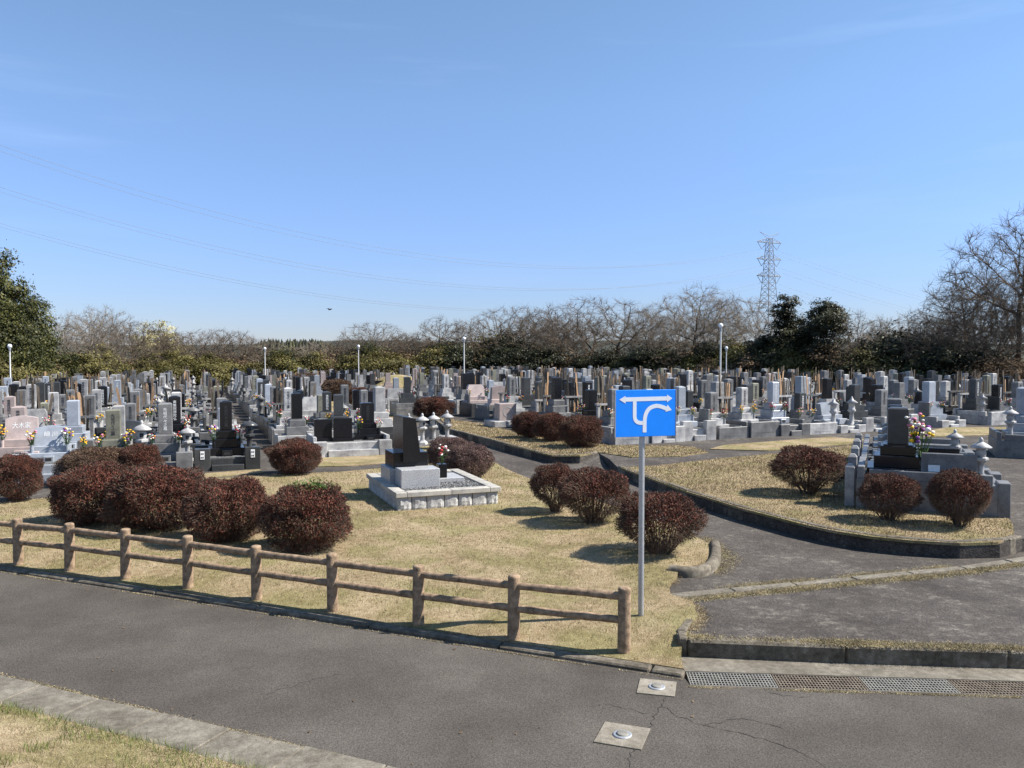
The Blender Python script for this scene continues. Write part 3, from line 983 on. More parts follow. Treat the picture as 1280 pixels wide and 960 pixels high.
def cap_row(x0, x1, y0, y1, cuts, horiz):
    for a, b in zip(cuts[:-1], cuts[1:]):
        m = MB()
        if horiz: c, d = ((a + b) / 2, (y0 + y1) / 2, zc), (b - a - 0.006, y1 - y0, ch_)
        else: c, d = ((x0 + x1) / 2, (a + b) / 2, zc), (x1 - x0, b - a - 0.006, ch_)
        m.cbox((0, 0, 0), d, 0.01)
        link('cap_slab', m.mesh('cap_slab', M['cap']), mon, c)


e = 0.05
cap_row(0, 0, -e, cw - e, [-e, 0.22, MW * 0.52, MW - 0.22, MW + e], True)
cap_row(0, 0, MD + e - cw, MD + e, [-e, 0.22, MW * 0.52, MW - 0.22, MW + e], True)
cap_row(-e, cw - e, 0, 0, [cw - e, MD * 0.5, MD + e - cw], False)
cap_row(MW + e - cw, MW + e, 0, 0, [cw - e, MD * 0.5, MD + e - cw], False)
rgn = np.random.default_rng(5)
N = 5200
gx = rgn.uniform(cw - e + .02, MW + e - cw - .02, N); gy = rgn.uniform(cw - e + .02, MD + e - cw - .02, N)
cc = np.stack([gx, gy, rgn.uniform(0.292, 0.31, N)], 1)
# each pebble a small squashed octahedron
sz = rgn.uniform(0.012, 0.026, (N, 1))
offs = np.array([[1, 0, 0], [0, 1, 0], [-1, 0, 0], [0, -1, 0], [0, 0, .7], [0, 0, -.7]])
V = (cc[:, None, :] + offs[None] * sz[:, None, :])
tris = np.array([[0, 1, 4], [1, 2, 4], [2, 3, 4], [3, 0, 4]])
me = bpy.data.meshes.new('gravel'); me.from_pydata(V.reshape(-1, 3).tolist(), [], (np.arange(N)[:, None, None] * 6 + tris[None]).reshape(-1, 3).tolist())
me.materials.append(M['pebble']); me.update()
link('gravel', me, mon)['kind'] = 'stuff'
m = MB(); m.box((MW / 2, MD / 2, 0.255), (MW - 0.42, MD - 0.42, 0.07)); link('gravel_bed', m.mesh('gravel_bed', M['gravel']), mon)
# granite plinth, side plinth, black base, black stone, vase
m = MB(); m.cbox((0, 0, 0), (0.96, 0.62, 0.46), 0.012); link('plinth', m.mesh('plinth', M['speckled']), mon, (0.74, 1.02, 0.515))
m = MB(); m.cbox((0, 0, 0), (0.98, 1.00, 0.42), 0.012); link('plinth', m.mesh('plinth', M['speckled']), mon, (0.62, 1.835, 0.495))
m = MB(); m.cbox((0, 0, 0), (0.66, 0.9, 0.12), 0.01); link('paving_slab', m.mesh('paving_slab', M['speckled']), mon, (1.70, 1.75, 0.342))
zB = 0.705
m = MB(); m.cbox((0, 0, 0.19), (0.86, 0.94, 0.38), 0.01); link('black_base', m.mesh('black_base', M['black']), mon, (0.66, 1.80, zB))
# leaning black stone: side profile widens downwards, front face looks left
m = MB()
prof = [(-0.17, 0.0), (0.27, 0.0), (0.275, 0.10), (0.15, 1.06), (-0.17, 1.12)]
m.prism(prof, -0.62, 0.42)
st = link('black_stone', m.mesh('black_stone', M['black']), mon, (0.60, 1.80, zB + 0.16))
vz = 0.404
m = MB(); m.cbox((0, 0, 0.17), (0.22, 0.22, 0.34), 0.008); link('flower_vase', m.mesh('flower_vase', M['black']), mon, (1.50, 1.50, vz))


# ------------------------------------------------------------------ letters
def text_mesh(body, mat, size=1.0, line=1.0):
    cu = bpy.data.curves.new('letters', 'FONT')
    cu.body = body; cu.size = size; cu.align_x = 'CENTER'; cu.align_y = 'CENTER'; cu.space_line = line
    cu.resolution_u = 2; cu.extrude = 0.002
    o = bpy.data.objects.new('letters_tmp', cu)
    COL.objects.link(o)
    dg = bpy.context.evaluated_depsgraph_get()
    me = bpy.data.meshes.new_from_object(o.evaluated_get(dg))
    bpy.data.objects.remove(o); bpy.data.curves.remove(cu)
    me.materials.clear(); me.materials.append(mat)
    me.name = 'letters'
    return me


TXT = {k: text_mesh('\n'.join(b), M[mt], 0.105, 0.98) for k, b, mt in (('ancestors_w', '先祖代々之墓', 'white_letter'), ('ancestors_d', '先祖代々之墓', 'dark_letter'),
                                                                         ('prayer_d', '南無阿弥陀仏', 'dark_letter'), ('prayer_w', '南無阿弥陀仏', 'white_letter'))}
TXT['river'] = text_mesh('細 川', M['white_letter'], 0.17)
TXT['wood'] = text_mesh('大木家', M['white_letter'], 0.17)


# ------------------------------------------------------------------ flowers
def bouquet_mesh(pal, seed, n=16, h=0.42, spread=0.15):
    rg = random.Random(seed)
    names = pal + ['fl_leaf']
    mb = MB()
    for k in range(n):
        a = rg.uniform(0, 6.28); r = spread * math.sqrt(rg.random())
        z = h * rg.uniform(0.45, 1.0)
        x, y = r * math.cos(a), r * math.sin(a)
        mb.tube((x * 0.1, y * 0.1, -0.05), (x, y, z), 0.005, 0.004, 3, len(pal), caps=False)
        s = rg.uniform(0.024, 0.045)
        mi = rg.randrange(len(pal))
        prof = [(0.3 * s, -0.6 * s), (s, 0.0), (0.75 * s, 0.55 * s), (0.1 * s, 0.7 * s)]
        mb.lathe(prof, 6, mi, (x, y, z))
    for k in range(int(n * 1.3)):
        a = rg.uniform(0, 6.28); r = spread * rg.uniform(0.1, 1.05)
        z = h * rg.uniform(0.05, 0.85)
        c = Vector((r * math.cos(a), r * math.sin(a), z)); d = Vector((math.cos(a), math.sin(a), rg.uniform(-.2, 1))).normalized() * 0.08
        sd = Vector((-math.sin(a), math.cos(a), 0)) * 0.02
        mb.add([c - d * 0.5, c + sd, c + d, c - sd], [(0, 1, 2, 3)], len(pal))
    return mb.mesh('bouquet', [M[k] for k in names])


PAL = [(['fl_yellow', 'fl_white', 'fl_purple'], 'yellow, white and purple'), (['fl_pink', 'fl_white', 'fl_yellow'], 'pink, white and yellow'),
       (['fl_yellow', 'fl_orange'], 'yellow and orange'), (['fl_red', 'fl_white', 'fl_orange'], 'red, white and orange'), (['fl_white', 'fl_pink', 'fl_red'], 'white, pink and red')]
BQ = [[bouquet_mesh(p[0], 10 * i + j) for j in range(2)] for i, p in enumerate(PAL)]
rq = random.Random(77)


def bouquet(loc, k, label, sc_=1.0, group='bouquets on the graves'):
    o = link('flower_bouquet', BQ[k][rq.randrange(2)], None, loc, (0, 0, rq.uniform(0, 6.28)), (sc_, sc_, sc_ * rq.uniform(0.9, 1.1)))
    return tag(o, label, 'bouquet', group)


def on(root_loc, ang, x, y, z):
    return Vector((root_loc[0] + x * math.cos(ang) - y * math.sin(ang), root_loc[1] + x * math.sin(ang) + y * math.cos(ang), root_loc[2] + z))


bouquet(on((mc0.x, mc0.y, 0.115), mang, 1.50, 1.50, vz + 0.37), 4, 'white, pink and red bouquet in the black vase beside the black lawn monument', 1.1)

# ------------------------------------------------------------------ grave pieces
MESH = {}


def get(key, fn):
    if key not in MESH: MESH[key] = fn()
    return MESH[key]


def one(name, mat, *ops):
    mb = MB()
    for f, a in ops: getattr(mb, f)(*a)
    return mb.mesh(name, mat)


def col_top(mb, z, w, style, m=0):
    if style == 0:   # shallow pyramid
        mb.box((0, 0, z + 0.02), (w * 0.985, w * 0.985, 0.04), m, 0, 0.35)
    elif style == 1:
        mb.box((0, 0, z + 0.012), (w * 0.98, w * 0.98, 0.024), m, 0, 0.8)


STONE_WORD = {'light': 'pale grey', 'mid': 'grey', 'blue': 'blue-grey', 'dark': 'dark grey', 'black': 'black polished', 'pink': 'pinkish', 'olive': 'olive-brown'}


def grave_column(root, color, basec, lod, text=None, style=0, w=0.33, hc=0.80):
    """upright stone on three stepped slabs; returns total height"""
    A, B = M[color], M[basec]
    zl = 0.72
    if lod == 0:
        link('lower_base', get(('lb', basec), lambda: one('lower_base', B, ('cbox', ((0, 0, 0.11), (0.98, 0.98, 0.22), 0.012)))), root)
        link('middle_base', get(('mbs', basec), lambda: one('middle_base', B, ('cbox', ((0, 0, 0.35), (0.76, 0.76, 0.26), 0.012)))), root)
        link('upper_base', get(('ub', basec), lambda: one('upper_base', B, ('cbox', ((0, 0, 0.585), (0.56, 0.56, 0.21), 0.015)), ('box', ((0, 0, 0.705), (0.46, 0.46, 0.03))))), root)
        def mk():
            mb = MB(); mb.cbox((0, 0, zl + hc / 2), (w, w, hc), 0.012); col_top(mb, zl + hc - 0.002, w - 0.02, style); return mb.mesh('column', A)
        c = link('column', get(('col', color, w, hc, style), mk), root)
        if text:
            link('inscription', TXT[text], c, (0, -w / 2 - 0.002, zl + hc * 0.48), (math.pi / 2, 0, 0), (1, 1, 1))
        for x in (-0.34, 0.34):
            link('vase', get(('vase', basec), lambda: one('vase', B, ('lathe', ([(0.05, 0.0), (0.055, 0.16), (0.045, 0.2), (0.055, 0.24)], 10)))), root, (x, -0.36, 0.22))
        link('incense_holder', get(('inc', basec), lambda: one('incense_holder', [B, M['void']], ('cbox', ((0, 0, 0.09), (0.28, 0.2, 0.18), 0.01)), ('box', ((0, -0.1, 0.09), (0.17, 0.01, 0.09), 1)))), root, (0, -0.60, 0))
    else:
        def mkb():
            mb = MB()
            mb.box((0, 0, 0.11), (0.98, 0.98, 0.22)); mb.box((0, 0, 0.35), (0.76, 0.76, 0.26)); mb.box((0, 0, 0.60), (0.56, 0.56, 0.24))
            return mb.mesh('base', B)
        link('base', get(('base1', basec), mkb), root)
        def mk():
            mb = MB(); mb.box((0, 0, zl + hc / 2), (w, w, hc)); col_top(mb, zl + hc, w, style); return mb.mesh('column', A)
        c = link('column', get(('col1', color, w, hc, style), mk), root)
        if text: link('inscription', TXT[text], c, (0, -w / 2 - 0.003, zl + hc * 0.48), (math.pi / 2, 0, 0))


def grave_wide(root, color, basec, lod, text=None, round_=True):
    """low wide stone with a slanted face on two slabs"""
    A, B = M[color], M[basec]
    link('lower_base', get(('wlb', basec), lambda: one('lower_base', B, ('cbox', ((0, 0, 0.13), (1.25, 0.8, 0.26), 0.012)))), root)
    link('upper_base', get(('wub', basec), lambda: one('upper_base', B, ('cbox', ((0, 0.05, 0.35), (1.05, 0.58, 0.18), 0.012)))), root)
    def mk():
        w, h = 0.45, 0.58
        out = [(-w, 0), (w, 0), (w * 0.97, h * 0.8)]
        if round_: out += [(w * (0.97 - 0.97 * 2 * k / 8), h * (0.8 + 0.2 * math.sin(math.pi * (0.15 + 0.7 * k / 8)))) for k in range(0, 9)]
        else: out += [(w * 0.8, h), (-w * 0.8, h)]
        out.append((-w * 0.97, h * 0.8))
        mb = MB()
        n = len(out)
        vs = [(x, -0.16 + 0.2 * z, z) for x, z in out] + [(x, 0.16, z) for x, z in out]
        mb.add(vs, [tuple(range(n)), tuple(range(n, 2 * n))[::-1]] + [(k, n + k, n + (k + 1) % n, (k + 1) % n) for k in range(n)])
        return mb.mesh('headstone', A)
    hs = link('headstone', get(('ws', color, round_), mk), root, (0, 0.05, 0.44))
    if text:
        link('inscription', TXT[text], hs, (0, -0.16 + 0.2 * 0.33 - 0.004, 0.33), (math.pi / 2 - 0.1974, 0, 0))
    if lod == 0:
        for x in (-0.48, 0.48):
            link('vase', get(('vase', basec), lambda: one('vase', B, ('lathe', ([(0.05, 0.0), (0.055, 0.16), (0.045, 0.2), (0.055, 0.24)], 10)))), root, (x, -0.30, 0.26))
        link('incense_holder', get(('inc', basec), lambda: one('incense_holder', [B, M['void']], ('cbox', ((0, 0, 0.09), (0.28, 0.2, 0.18), 0.01)), ('box', ((0, -0.1, 0.09), (0.17, 0.01, 0.09), 1)))), root, (0, -0.50, 0))


def grave_far_mesh(color, basec, style, wide):
    mb = MB()
    if wide:
        mb.box((0, 0, 0.22), (1.15, 0.7, 0.44), 1); mb.box((0, 0.05, 0.72), (0.9, 0.26, 0.56), 0, 0, 0.95)
    else:
        mb.box((0, 0, 0.11), (0.98, 0.98, 0.22), 1); mb.box((0, 0, 0.35), (0.76, 0.76, 0.26), 1); mb.box((0, 0, 0.60), (0.56, 0.56, 0.24), 1)
        mb.box((0, 0, 1.11), (0.34, 0.34, 0.78), 0); col_top(mb, 1.5, 0.34, style)
        if color != 'black':
            for k in range(5): mb.box((0.008 * (-1) ** k, -0.1705, 0.86 + 0.115 * k), (0.075 - 0.012 * (k % 3), 0.004, 0.075), 2)
    return mb.mesh('gravestone', [M[color], M[basec], M['dark_letter']])


PW, PD = 1.54, 2.0        # plot width and depth


def enclosure(loc, ang, color, lod, style, hz=0.42, W=PW, Dp=PD, label='', group='stone enclosures of the plots', far=False):
    """raised plot: filled plinth, low walls, gate posts and step; front towards local -y"""
    A = M[color]
    if lod == 2:
        def mk():
            mb = MB()
            mb.box((0, 0, hz / 2 - 0.02), (W - 0.02, Dp, hz + 0.04), 0)
            mb.box((0, Dp / 2 - 0.08, hz + 0.12), (W - 0.02, 0.14, 0.24), 0)
            for x in (-1, 1):
                mb.box((x * (W / 2 - 0.09), -0.05, hz + 0.09), (0.13, Dp - 0.4, 0.18), 0)
                if style: mb.box((x * (W / 2 - 0.12), -Dp / 2 + 0.12, hz + 0.22), (0.2, 0.2, 0.44), 0)
            return mb.mesh('grave_enclosure', A)
        o = link('grave_enclosure', get(('enc2', color, style, hz, W, Dp), mk), None, loc, (0, 0, ang))
        return tag(o, label, 'grave enclosure', group)
    root = empty('grave_enclosure', loc, ang)
    link('plinth', get(('pl', color, hz, W, Dp), lambda: one('plinth', A, ('cbox', ((0, 0.06, hz / 2 - 0.03), (W - 0.03, Dp - 0.14, hz + 0.06), 0.015)))), root)
    link('gravel_floor', get(('gf', W, Dp), lambda: one('gravel_floor', M['gravel'], ('box', ((0, 0.06, 0.004), (W - 0.34, Dp - 0.5, 0.012))))), root, (0, 0, hz))
    link('back_wall', get(('bw', color, W), lambda: one('back_wall', A, ('cbox', ((0, 0, 0.13), (W - 0.04, 0.14, 0.26), 0.012)))), root, (0, Dp / 2 - 0.10, hz))
    for x in (-1, 1):
        link('side_wall', get(('sw', color, Dp), lambda: one('side_wall', A, ('cbox', ((0, 0, 0.10), (0.13, Dp - 0.56, 0.20), 0.012)))), root, (x * (W / 2 - 0.085), 0.02, hz))
        if style == 2: continue
        ph = 0.34 if style else 0.06
        link('gate_post', get(('gp', color, ph, hz), lambda: one('gate_post', A, ('cbox', ((0, 0, (ph + hz) / 2 - 0.03), (0.46, 0.24, hz + ph + 0.06), 0.015)))), root, (x * (W / 2 - 0.235), -Dp / 2 + 0.10, 0))
    if style == 2:
        link('front_wall', get(('fw', color, hz, W), lambda: one('front_wall', A, ('cbox', ((0, 0, (hz + 0.2) / 2 - 0.03), (W - 0.01, 0.2, hz + 0.26), 0.015)), ('box', ((0, -0.1, hz * 0.5), (W * 0.6, 0.012, 0.05))))), root, (0, -Dp / 2 + 0.08, 0))
        return tag(root, label, 'grave enclosure', group)
    link('step', get(('stp', color, hz), lambda: one('step', A, ('cbox', ((0, 0, hz * 0.25 - 0.02), (W - 1.0, 0.26, hz * 0.5 + 0.04), 0.012)))), root, (0, -Dp / 2 + 0.04 + 0.02, 0))
    return tag(root, label, 'grave enclosure', group)


def lantern_parts(color):
    A = M[color]
    return {
        'base': get(('lnb', color), lambda: one('base', A, ('lathe', ([(0.19, 0), (0.19, 0.07), (0.15, 0.10), (0.10, 0.14)], 6, 0, (0, 0, 0), False)))),
        'shaft': get(('lns', color), lambda: one('shaft', A, ('lathe', ([(0.085, 0.14), (0.07, 0.30), (0.075, 0.46), (0.11, 0.50)], 10)))),
        'platform': get(('lnp', color), lambda: one('platform', A, ('lathe', ([(0.10, 0.50), (0.17, 0.55), (0.17, 0.60), (0.12, 0.62)], 6, 0, (0, 0, 0), False)))),
        'fire_box': get(('lnf', color), lambda: one('fire_box', [A, M['void']], ('lathe', ([(0.10, 0.62), (0.13, 0.72), (0.10, 0.82)], 10)), ('box', ((0, -0.112, 0.72), (0.09, 0.03, 0.10), 1)))),
        'roof': get(('lnr', color), lambda: one('roof', A, ('lathe', ([(0.10, 0.82), (0.235, 0.84), (0.24, 0.865), (0.15, 0.93), (0.06, 0.98)], 12)))),
        'finial': get(('lnt', color), lambda: one('finial', A, ('lathe', ([(0.055, 0.98), (0.04, 1.0), (0.055, 1.03), (0.035, 1.07), (0.006, 1.10)], 8)))),
    }


def lantern_far(color):
    mb = MB()
    mb.lathe([(0.19, 0), (0.10, 0.14), (0.075, 0.46), (0.17, 0.55), (0.12, 0.62), (0.12, 0.82), (0.24, 0.85), (0.06, 0.98), (0.05, 1.03), (0.006, 1.1)], 6)
    return mb.mesh('stone_lantern', M[color])


def lantern(loc, ang, color, lod, label, s=1.0, group='stone lanterns on the graves'):
    if lod >= 1:
        o = link('stone_lantern', get(('lf', color), lambda: lantern_far(color)), None, loc, (0, 0, ang), (s, s, s))
        return tag(o, label, 'stone lantern', group)
    root = empty('stone_lantern', loc, ang, (s, s, s))
    for k, me in lantern_parts(color).items(): link(k, me, root)
    return tag(root, label, 'stone lantern', group)


def tablet_stand(loc, ang, lod, color, rg, label, n=4, group='wooden memorial tablets in stone stands'):
    """stone stand holding tall thin wooden memorial tablets"""
    A = M[color]
    root = empty('tablet_stand', loc, ang)
    def mk():
        mb = MB()
        for x in (-0.36, 0.36): mb.box((x, 0, 0.33), (0.11, 0.12, 0.66))
        mb.box((0, -0.06, 0.70), (0.94, 0.05, 0.08)); mb.box((0, 0.06, 0.70), (0.94, 0.05, 0.08))
        for x in (-0.44, 0.44): mb.box((x, 0, 0.70), (0.06, 0.07, 0.08))
        return mb.mesh('stand', A)
    link('stand', get(('ts', color), mk), root)
    sl = get('tab_new', lambda: one('wooden_tablet', M['sotoba'], ('box', ((0, 0, 0.75), (0.085, 0.014, 1.5))), ('box', ((0, 0, 1.53), (0.085, 0.014, 0.06), 0, 0, 0.4))))
    so = get('tab_old', lambda: one('wooden_tablet', M['old_wood'], ('box', ((0, 0, 0.75), (0.085, 0.014, 1.5))), ('box', ((0, 0, 1.53), (0.085, 0.014, 0.06), 0, 0, 0.4))))
    for k in range(n):
        o = link('wooden_tablet', rg.choice([sl, so, so, so, so]), root, (-0.28 + 0.56 * (k + 0.5) / n, rg.uniform(-0.015, 0.015), 0.01), (rg.uniform(-.02, .02), rg.uniform(-.10, .10) if k % 3 else rg.uniform(-.2, .2), rg.uniform(-.5, .5)))
        o.scale = (1, 1, rg.uniform(0.82, 1.18))
    return tag(root, label, 'tablet stand', group)


def stele(loc, ang, color, label, w=0.62, h=0.72, group='upright memorial slabs on the plots'):
    root = empty('memorial_slab', loc, ang)
    link('foot', get(('stf', color), lambda: one('foot', M[color], ('cbox', ((0, 0, 0.06), (0.74, 0.24, 0.12), 0.01)))), root)
    link('slab', get(('sts', color, w, h), lambda: one('slab', M[color], ('cbox', ((0, 0, 0.12 + h / 2), (w, 0.10, h), 0.012)))), root)
    return tag(root, label, 'memorial slab', group)


taken = []          # hand-placed spots (x, y, radius) kept free by the rows
FREE = lambda x, y, r: all((x - a) ** 2 + (y - b) ** 2 > (r + c) ** 2 for a, b, c in taken)

# ---- hand-placed plots in the foreground of the left block
L_TH = R(21)


def front_mid(px, py, z=0.0): return P(px, py, z)


def plot_at(px, py, z, ang, W=PW, Dp=PD):
    """centre of a plot whose front edge centre is seen at the pixel"""
    f = P(px, py, z)
    c = f + Vector((-math.sin(ang), math.cos(ang), 0)) * (Dp / 2)
    taken.append((c.x, c.y, max(W, Dp) * 0.42))
    return c


# black grave with two gate posts
hz = 0.36
c = plot_at(285, 588, 0.0, L_TH, 1.95)
enclosure(c, L_TH, 'dark', 0, 1, hz, 1.95, PD, 'dark stone enclosure with white crest plates on its two gate posts', far=False)
for x in (-1, 1):
    o = link('crest_plate', get('plate', lambda: one('crest_plate', [M['white_letter'], M['dark_letter']], ('cbox', ((0, 0, 0), (0.12, 0.012, 0.25), 0.004)), *[('box', ((dx, -0.008, dz), (0.028, 0.006, 0.045), 1)) for dx in (-0.024, 0.024) for dz in (-0.065, 0.05)])),
             None)
    par = [q for q in bpy.data.objects if q.name.startswith('grave_enclosure') and q.parent is None][-1]
    o.parent = par; o.location = (x * (1.95 / 2 - 0.235), -PD / 2 + 0.10 - 0.128, 0.5)
g = empty('gravestone', on(c, L_TH, 0, 0.35, hz), L_TH, (1.12, 1.12, 1.12))
grave_column(g, 'black', 'black', 0, 'ancestors_d', 0)
tag(g, 'black polished upright gravestone behind two gate posts with white crest plates', 'gravestone', 'gravestones')
lantern(on(c, L_TH, 0.68, -0.35, hz + 0.012), L_TH, 'dark', 0, 'dark stone lantern on the right of the black grave with crest plates', 1.12)
bouquet(on(c, L_TH, -0.40, -0.08, hz + 0.52), 0, 'yellow and purple bouquet left of the black grave with crest plates', 1.0)
bouquet(on(c, L_TH, 0.40, -0.08, hz + 0.52), 4, 'pink and white bouquet right of the black grave with crest plates', 1.0)

# grey column with white letters
c = plot_at(206, 598, 0.0, L_TH)
enclosure(c, L_TH, 'mid', 0, 1, 0.40, PW, PD, 'grey stone enclosure left of the black grave with crest plates')
g = empty('gravestone', on(c, L_TH, 0, 0.3, 0.40), L_TH, (1.1, 1.1, 1.12))
grave_column(g, 'mid', 'mid', 0, 'ancestors_w', 1, 0.36)
tag(g, 'grey upright gravestone with a column of white letters, left of the black grave', 'gravestone', 'gravestones')
lantern(on(c, L_TH, -0.62, -0.45, 0.412), L_TH, 'light', 0, 'pale lantern left of the white-lettered grey gravestone', 1.15)
lantern(on(c, L_TH, 0.62, -0.45, 0.412), L_TH, 'light', 0, 'pale lantern between the white-lettered grey gravestone and the black grave', 1.0)
bouquet(on(c, L_TH, -0.374, -0.096, 0.92), 3, 'red and white bouquet left of the white-lettered grey gravestone', 0.8)
bouquet(on(c, L_TH, 0.374, -0.096, 0.92), 3, 'red and orange bouquet right of the white-lettered grey gravestone', 0.8)

# olive column
c = plot_at(138, 604, 0.0, L_TH)
enclosure(c, L_TH, 'mid', 0, 0, 0.42, PW, PD, 'grey stone enclosure under the olive-brown gravestone behind the big bushes')
g = empty('gravestone', on(c, L_TH, 0, 0.3, 0.42), L_TH, (1.08, 1.08, 1.02))
grave_column(g, 'olive', 'olive', 0, 'ancestors_d', 1, 0.36)
tag(g, 'olive-brown weathered upright gravestone above the big red bushes', 'gravestone', 'gravestones')
bouquet(on(c, L_TH, -0.367, -0.09, 0.89), 1, 'pink and yellow bouquet left of the olive-brown gravestone', 1.0)
bouquet(on(c, L_TH, 0.367, -0.09, 0.89), 0, 'yellow and dark red bouquet right of the olive-brown gravestone', 1.0)

# blue-grey low stone with letters and shining steps
c = plot_at(62, 603, 0.0, L_TH, 1.9)
enclosure(c, L_TH, 'blue', 0, 1, 0.48, 1.9, PD, 'blue-grey stone enclosure with a front step, seen between two bushes')
g = empty('gravestone', on(c, L_TH, -0.12, 0.25, 0.48), L_TH, (0.95, 0.95, 1.0))
grave_wide(g, 'blue', 'blue', 0, 'river', True)
tag(g, 'low blue-grey gravestone with rounded top and two large white letters', 'gravestone', 'gravestones')
bouquet(on(c, L_TH, -0.576, -0.035, 0.96), 1, 'tall pink bouquet left of the low blue-grey gravestone', 1.1)
bouquet(on(c, L_TH, 0.336, -0.035, 0.96), 0, 'yellow and white bouquet right of the low blue-grey gravestone', 1.1)
bouquet(on(c, L_TH, 0.70, 0.55, 0.72), 2, 'bright yellow bouquet between the low blue-grey gravestone and the olive one', 0.9)

# pink low stone
c = plot_at(5, 600, 0.0, L_TH, 1.9)
enclosure(c, L_TH, 'pink', 0, 1, 0.45, 1.8, PD, 'pinkish stone enclosure at the left edge of the photo')
g = empty('gravestone', on(c, L_TH, 0.2, 0.6, 0.5), L_TH, (0.98, 0.98, 1.2))
grave_wide(g, 'pink', 'pink', 0, 'wood', True)
tag(g, 'low pinkish gravestone with white letters and curved top at the left edge', 'gravestone', 'gravestones')
bouquet(on(c, L_TH, -0.27, 0.3, 1.0), 2, 'orange bouquet left of the low pinkish gravestone', 1.0)

# round tablet stand with long wooden tablets
c2 = P(96, 572, 0.0); taken.append((c2.x, c2.y, 0.8))
rt = empty('tablet_stand', (c2.x, c2.y, 0.0), L_TH)
m = MB(); m.cbox((0, 0, 0.2), (1.3, 0.9, 0.4), 0.015); link('plinth', m.mesh('plinth', M['mid']), rt)
for x in (-0.42, 0.42):
    m = MB(); m.cbox((x, 0, 0.72), (0.2, 0.26, 0.64), 0.01); link('leg', m.mesh('leg', M['light']), rt)
m = MB()
ring = []
for k in range(24):
    a0, a1 = 2 * math.pi * k / 24, 2 * math.pi * (k + 1) / 24
    q = []
    for a in (a0, a1):
        for r in (0.40, 0.60):
            for z in (1.04, 1.17): q.append((r * math.cos(a) * 1.05, r * math.sin(a) * 0.6, z))
    m.add(q, [(0, 4, 5, 1), (2, 3, 7, 6), (1, 5, 7, 3), (0, 2, 6, 4)])
link('ring', m.mesh('ring', M['light']), rt)
rgt = random.Random(5)
for k in range(6):
    mt = M['sotoba'] if k in (0, 2, 4) else M['old_wood']
    m = MB(); m.box((0, 0, 0.85), (0.10, 0.016, 1.7)); m.box((0, 0, 1.73), (0.10, 0.016, 0.06), 0, 0, 0.4)
    link('wooden_tablet', m.mesh('wooden_tablet', mt), rt, (-0.27 + 0.11 * k, rgt.uniform(-.1, .1), 0.4), (0, rgt.uniform(-.05, .05), rgt.uniform(-.4, .4)))
tag(rt, 'round stone stand holding tall orange-brown wooden tablets behind the blue-grey grave', 'tablet stand', 'wooden memorial tablets in stone stands')

# ---- middle block front: granite wall, black slabs, black grave
M_TH = R(21)
cM = P(442, 571, 0.0)
encM = plot_at(442, 571, 0.0, M_TH, 2.7, 2.2)
enclosure(encM, M_TH, 'light', 0, 0, 0.50, 2.75, 2.2, 'wide pale speckled granite enclosure in front of the black slabs, behind the round bush')
stele(on(encM, M_TH, -0.95, -0.40, 0.512), M_TH, 'black', 'black upright slab at the left corner of the wide pale enclosure', 0.62, 0.66)
stele(on(encM, M_TH, -0.28, -0.55, 0.512), M_TH, 'black', 'black upright slab with faint letters in the middle of the wide pale enclosure', 0.66, 0.70)
g = empty('gravestone', on(encM, M_TH, 0.72, 0.15, 0.5), M_TH, (1.1, 1.0, 0.86))
grave_column(g, 'black', 'black', 0, 'prayer_d', 1, 0.42)
tag(g, 'broad black gravestone with flowers on the wide pale enclosure', 'gravestone', 'gravestones')
bouquet(on(encM, M_TH, 0.35, -0.21, 0.90), 0, 'yellow and white bouquet beside the broad black gravestone of the wide enclosure', 1.0)
bouquet(on(encM, M_TH, 1.09, -0.21, 0.90), 1, 'pink bouquet at the right of the broad black gravestone of the wide enclosure', 0.8)

# three lanterns by the inner road, and a slab
for i, (px, py, s, lb) in enumerate(((511, 556, 1.05, 'pale lantern mostly hidden behind the black lawn monument'), (528, 556, 1.05, 'first of three pale lanterns right of the black lawn monument'),
                                     (542, 554, 1.05, 'second of three pale lanterns right of the black lawn monument'), (559, 553, 1.1, 'pale lantern at the right end, nearest the inner road, right of the black monument'))):
    q = P(px, py, 0.25)
    m = MB(); m.cbox((0, 0, 0.12), (0.9 if i else 0.6, 1.1, 0.28), 0.015)
    taken.append((q.x, q.y, 0.6))
    lantern(Vector((q.x, q.y, 0.27)), M_TH + 0.3 * i, 'light', 0, lb, s)
q = P(545, 556, 0.0)
taken.append((q.x, q.y, 0.9))
o = link('grave_enclosure', one('grave_enclosure', M['light'], ('cbox', ((0, 0, 0.125), (2.6, 1.5, 0.29), 0.015))), None, on((q.x, q.y, 0), M_TH, -0.35, 0.25, 0), (0, 0, M_TH))
tag(o, 'low pale stone platform under the three lanterns by the inner road', 'grave enclosure', 'stone enclosures of the plots')
qq = P(541, 552, 0.27)
stele(Vector((qq.x, qq.y - 0.35, 0.27)), M_TH, 'mid', 'plain grey upright slab in front of the three pale lanterns', 0.55, 0.55)

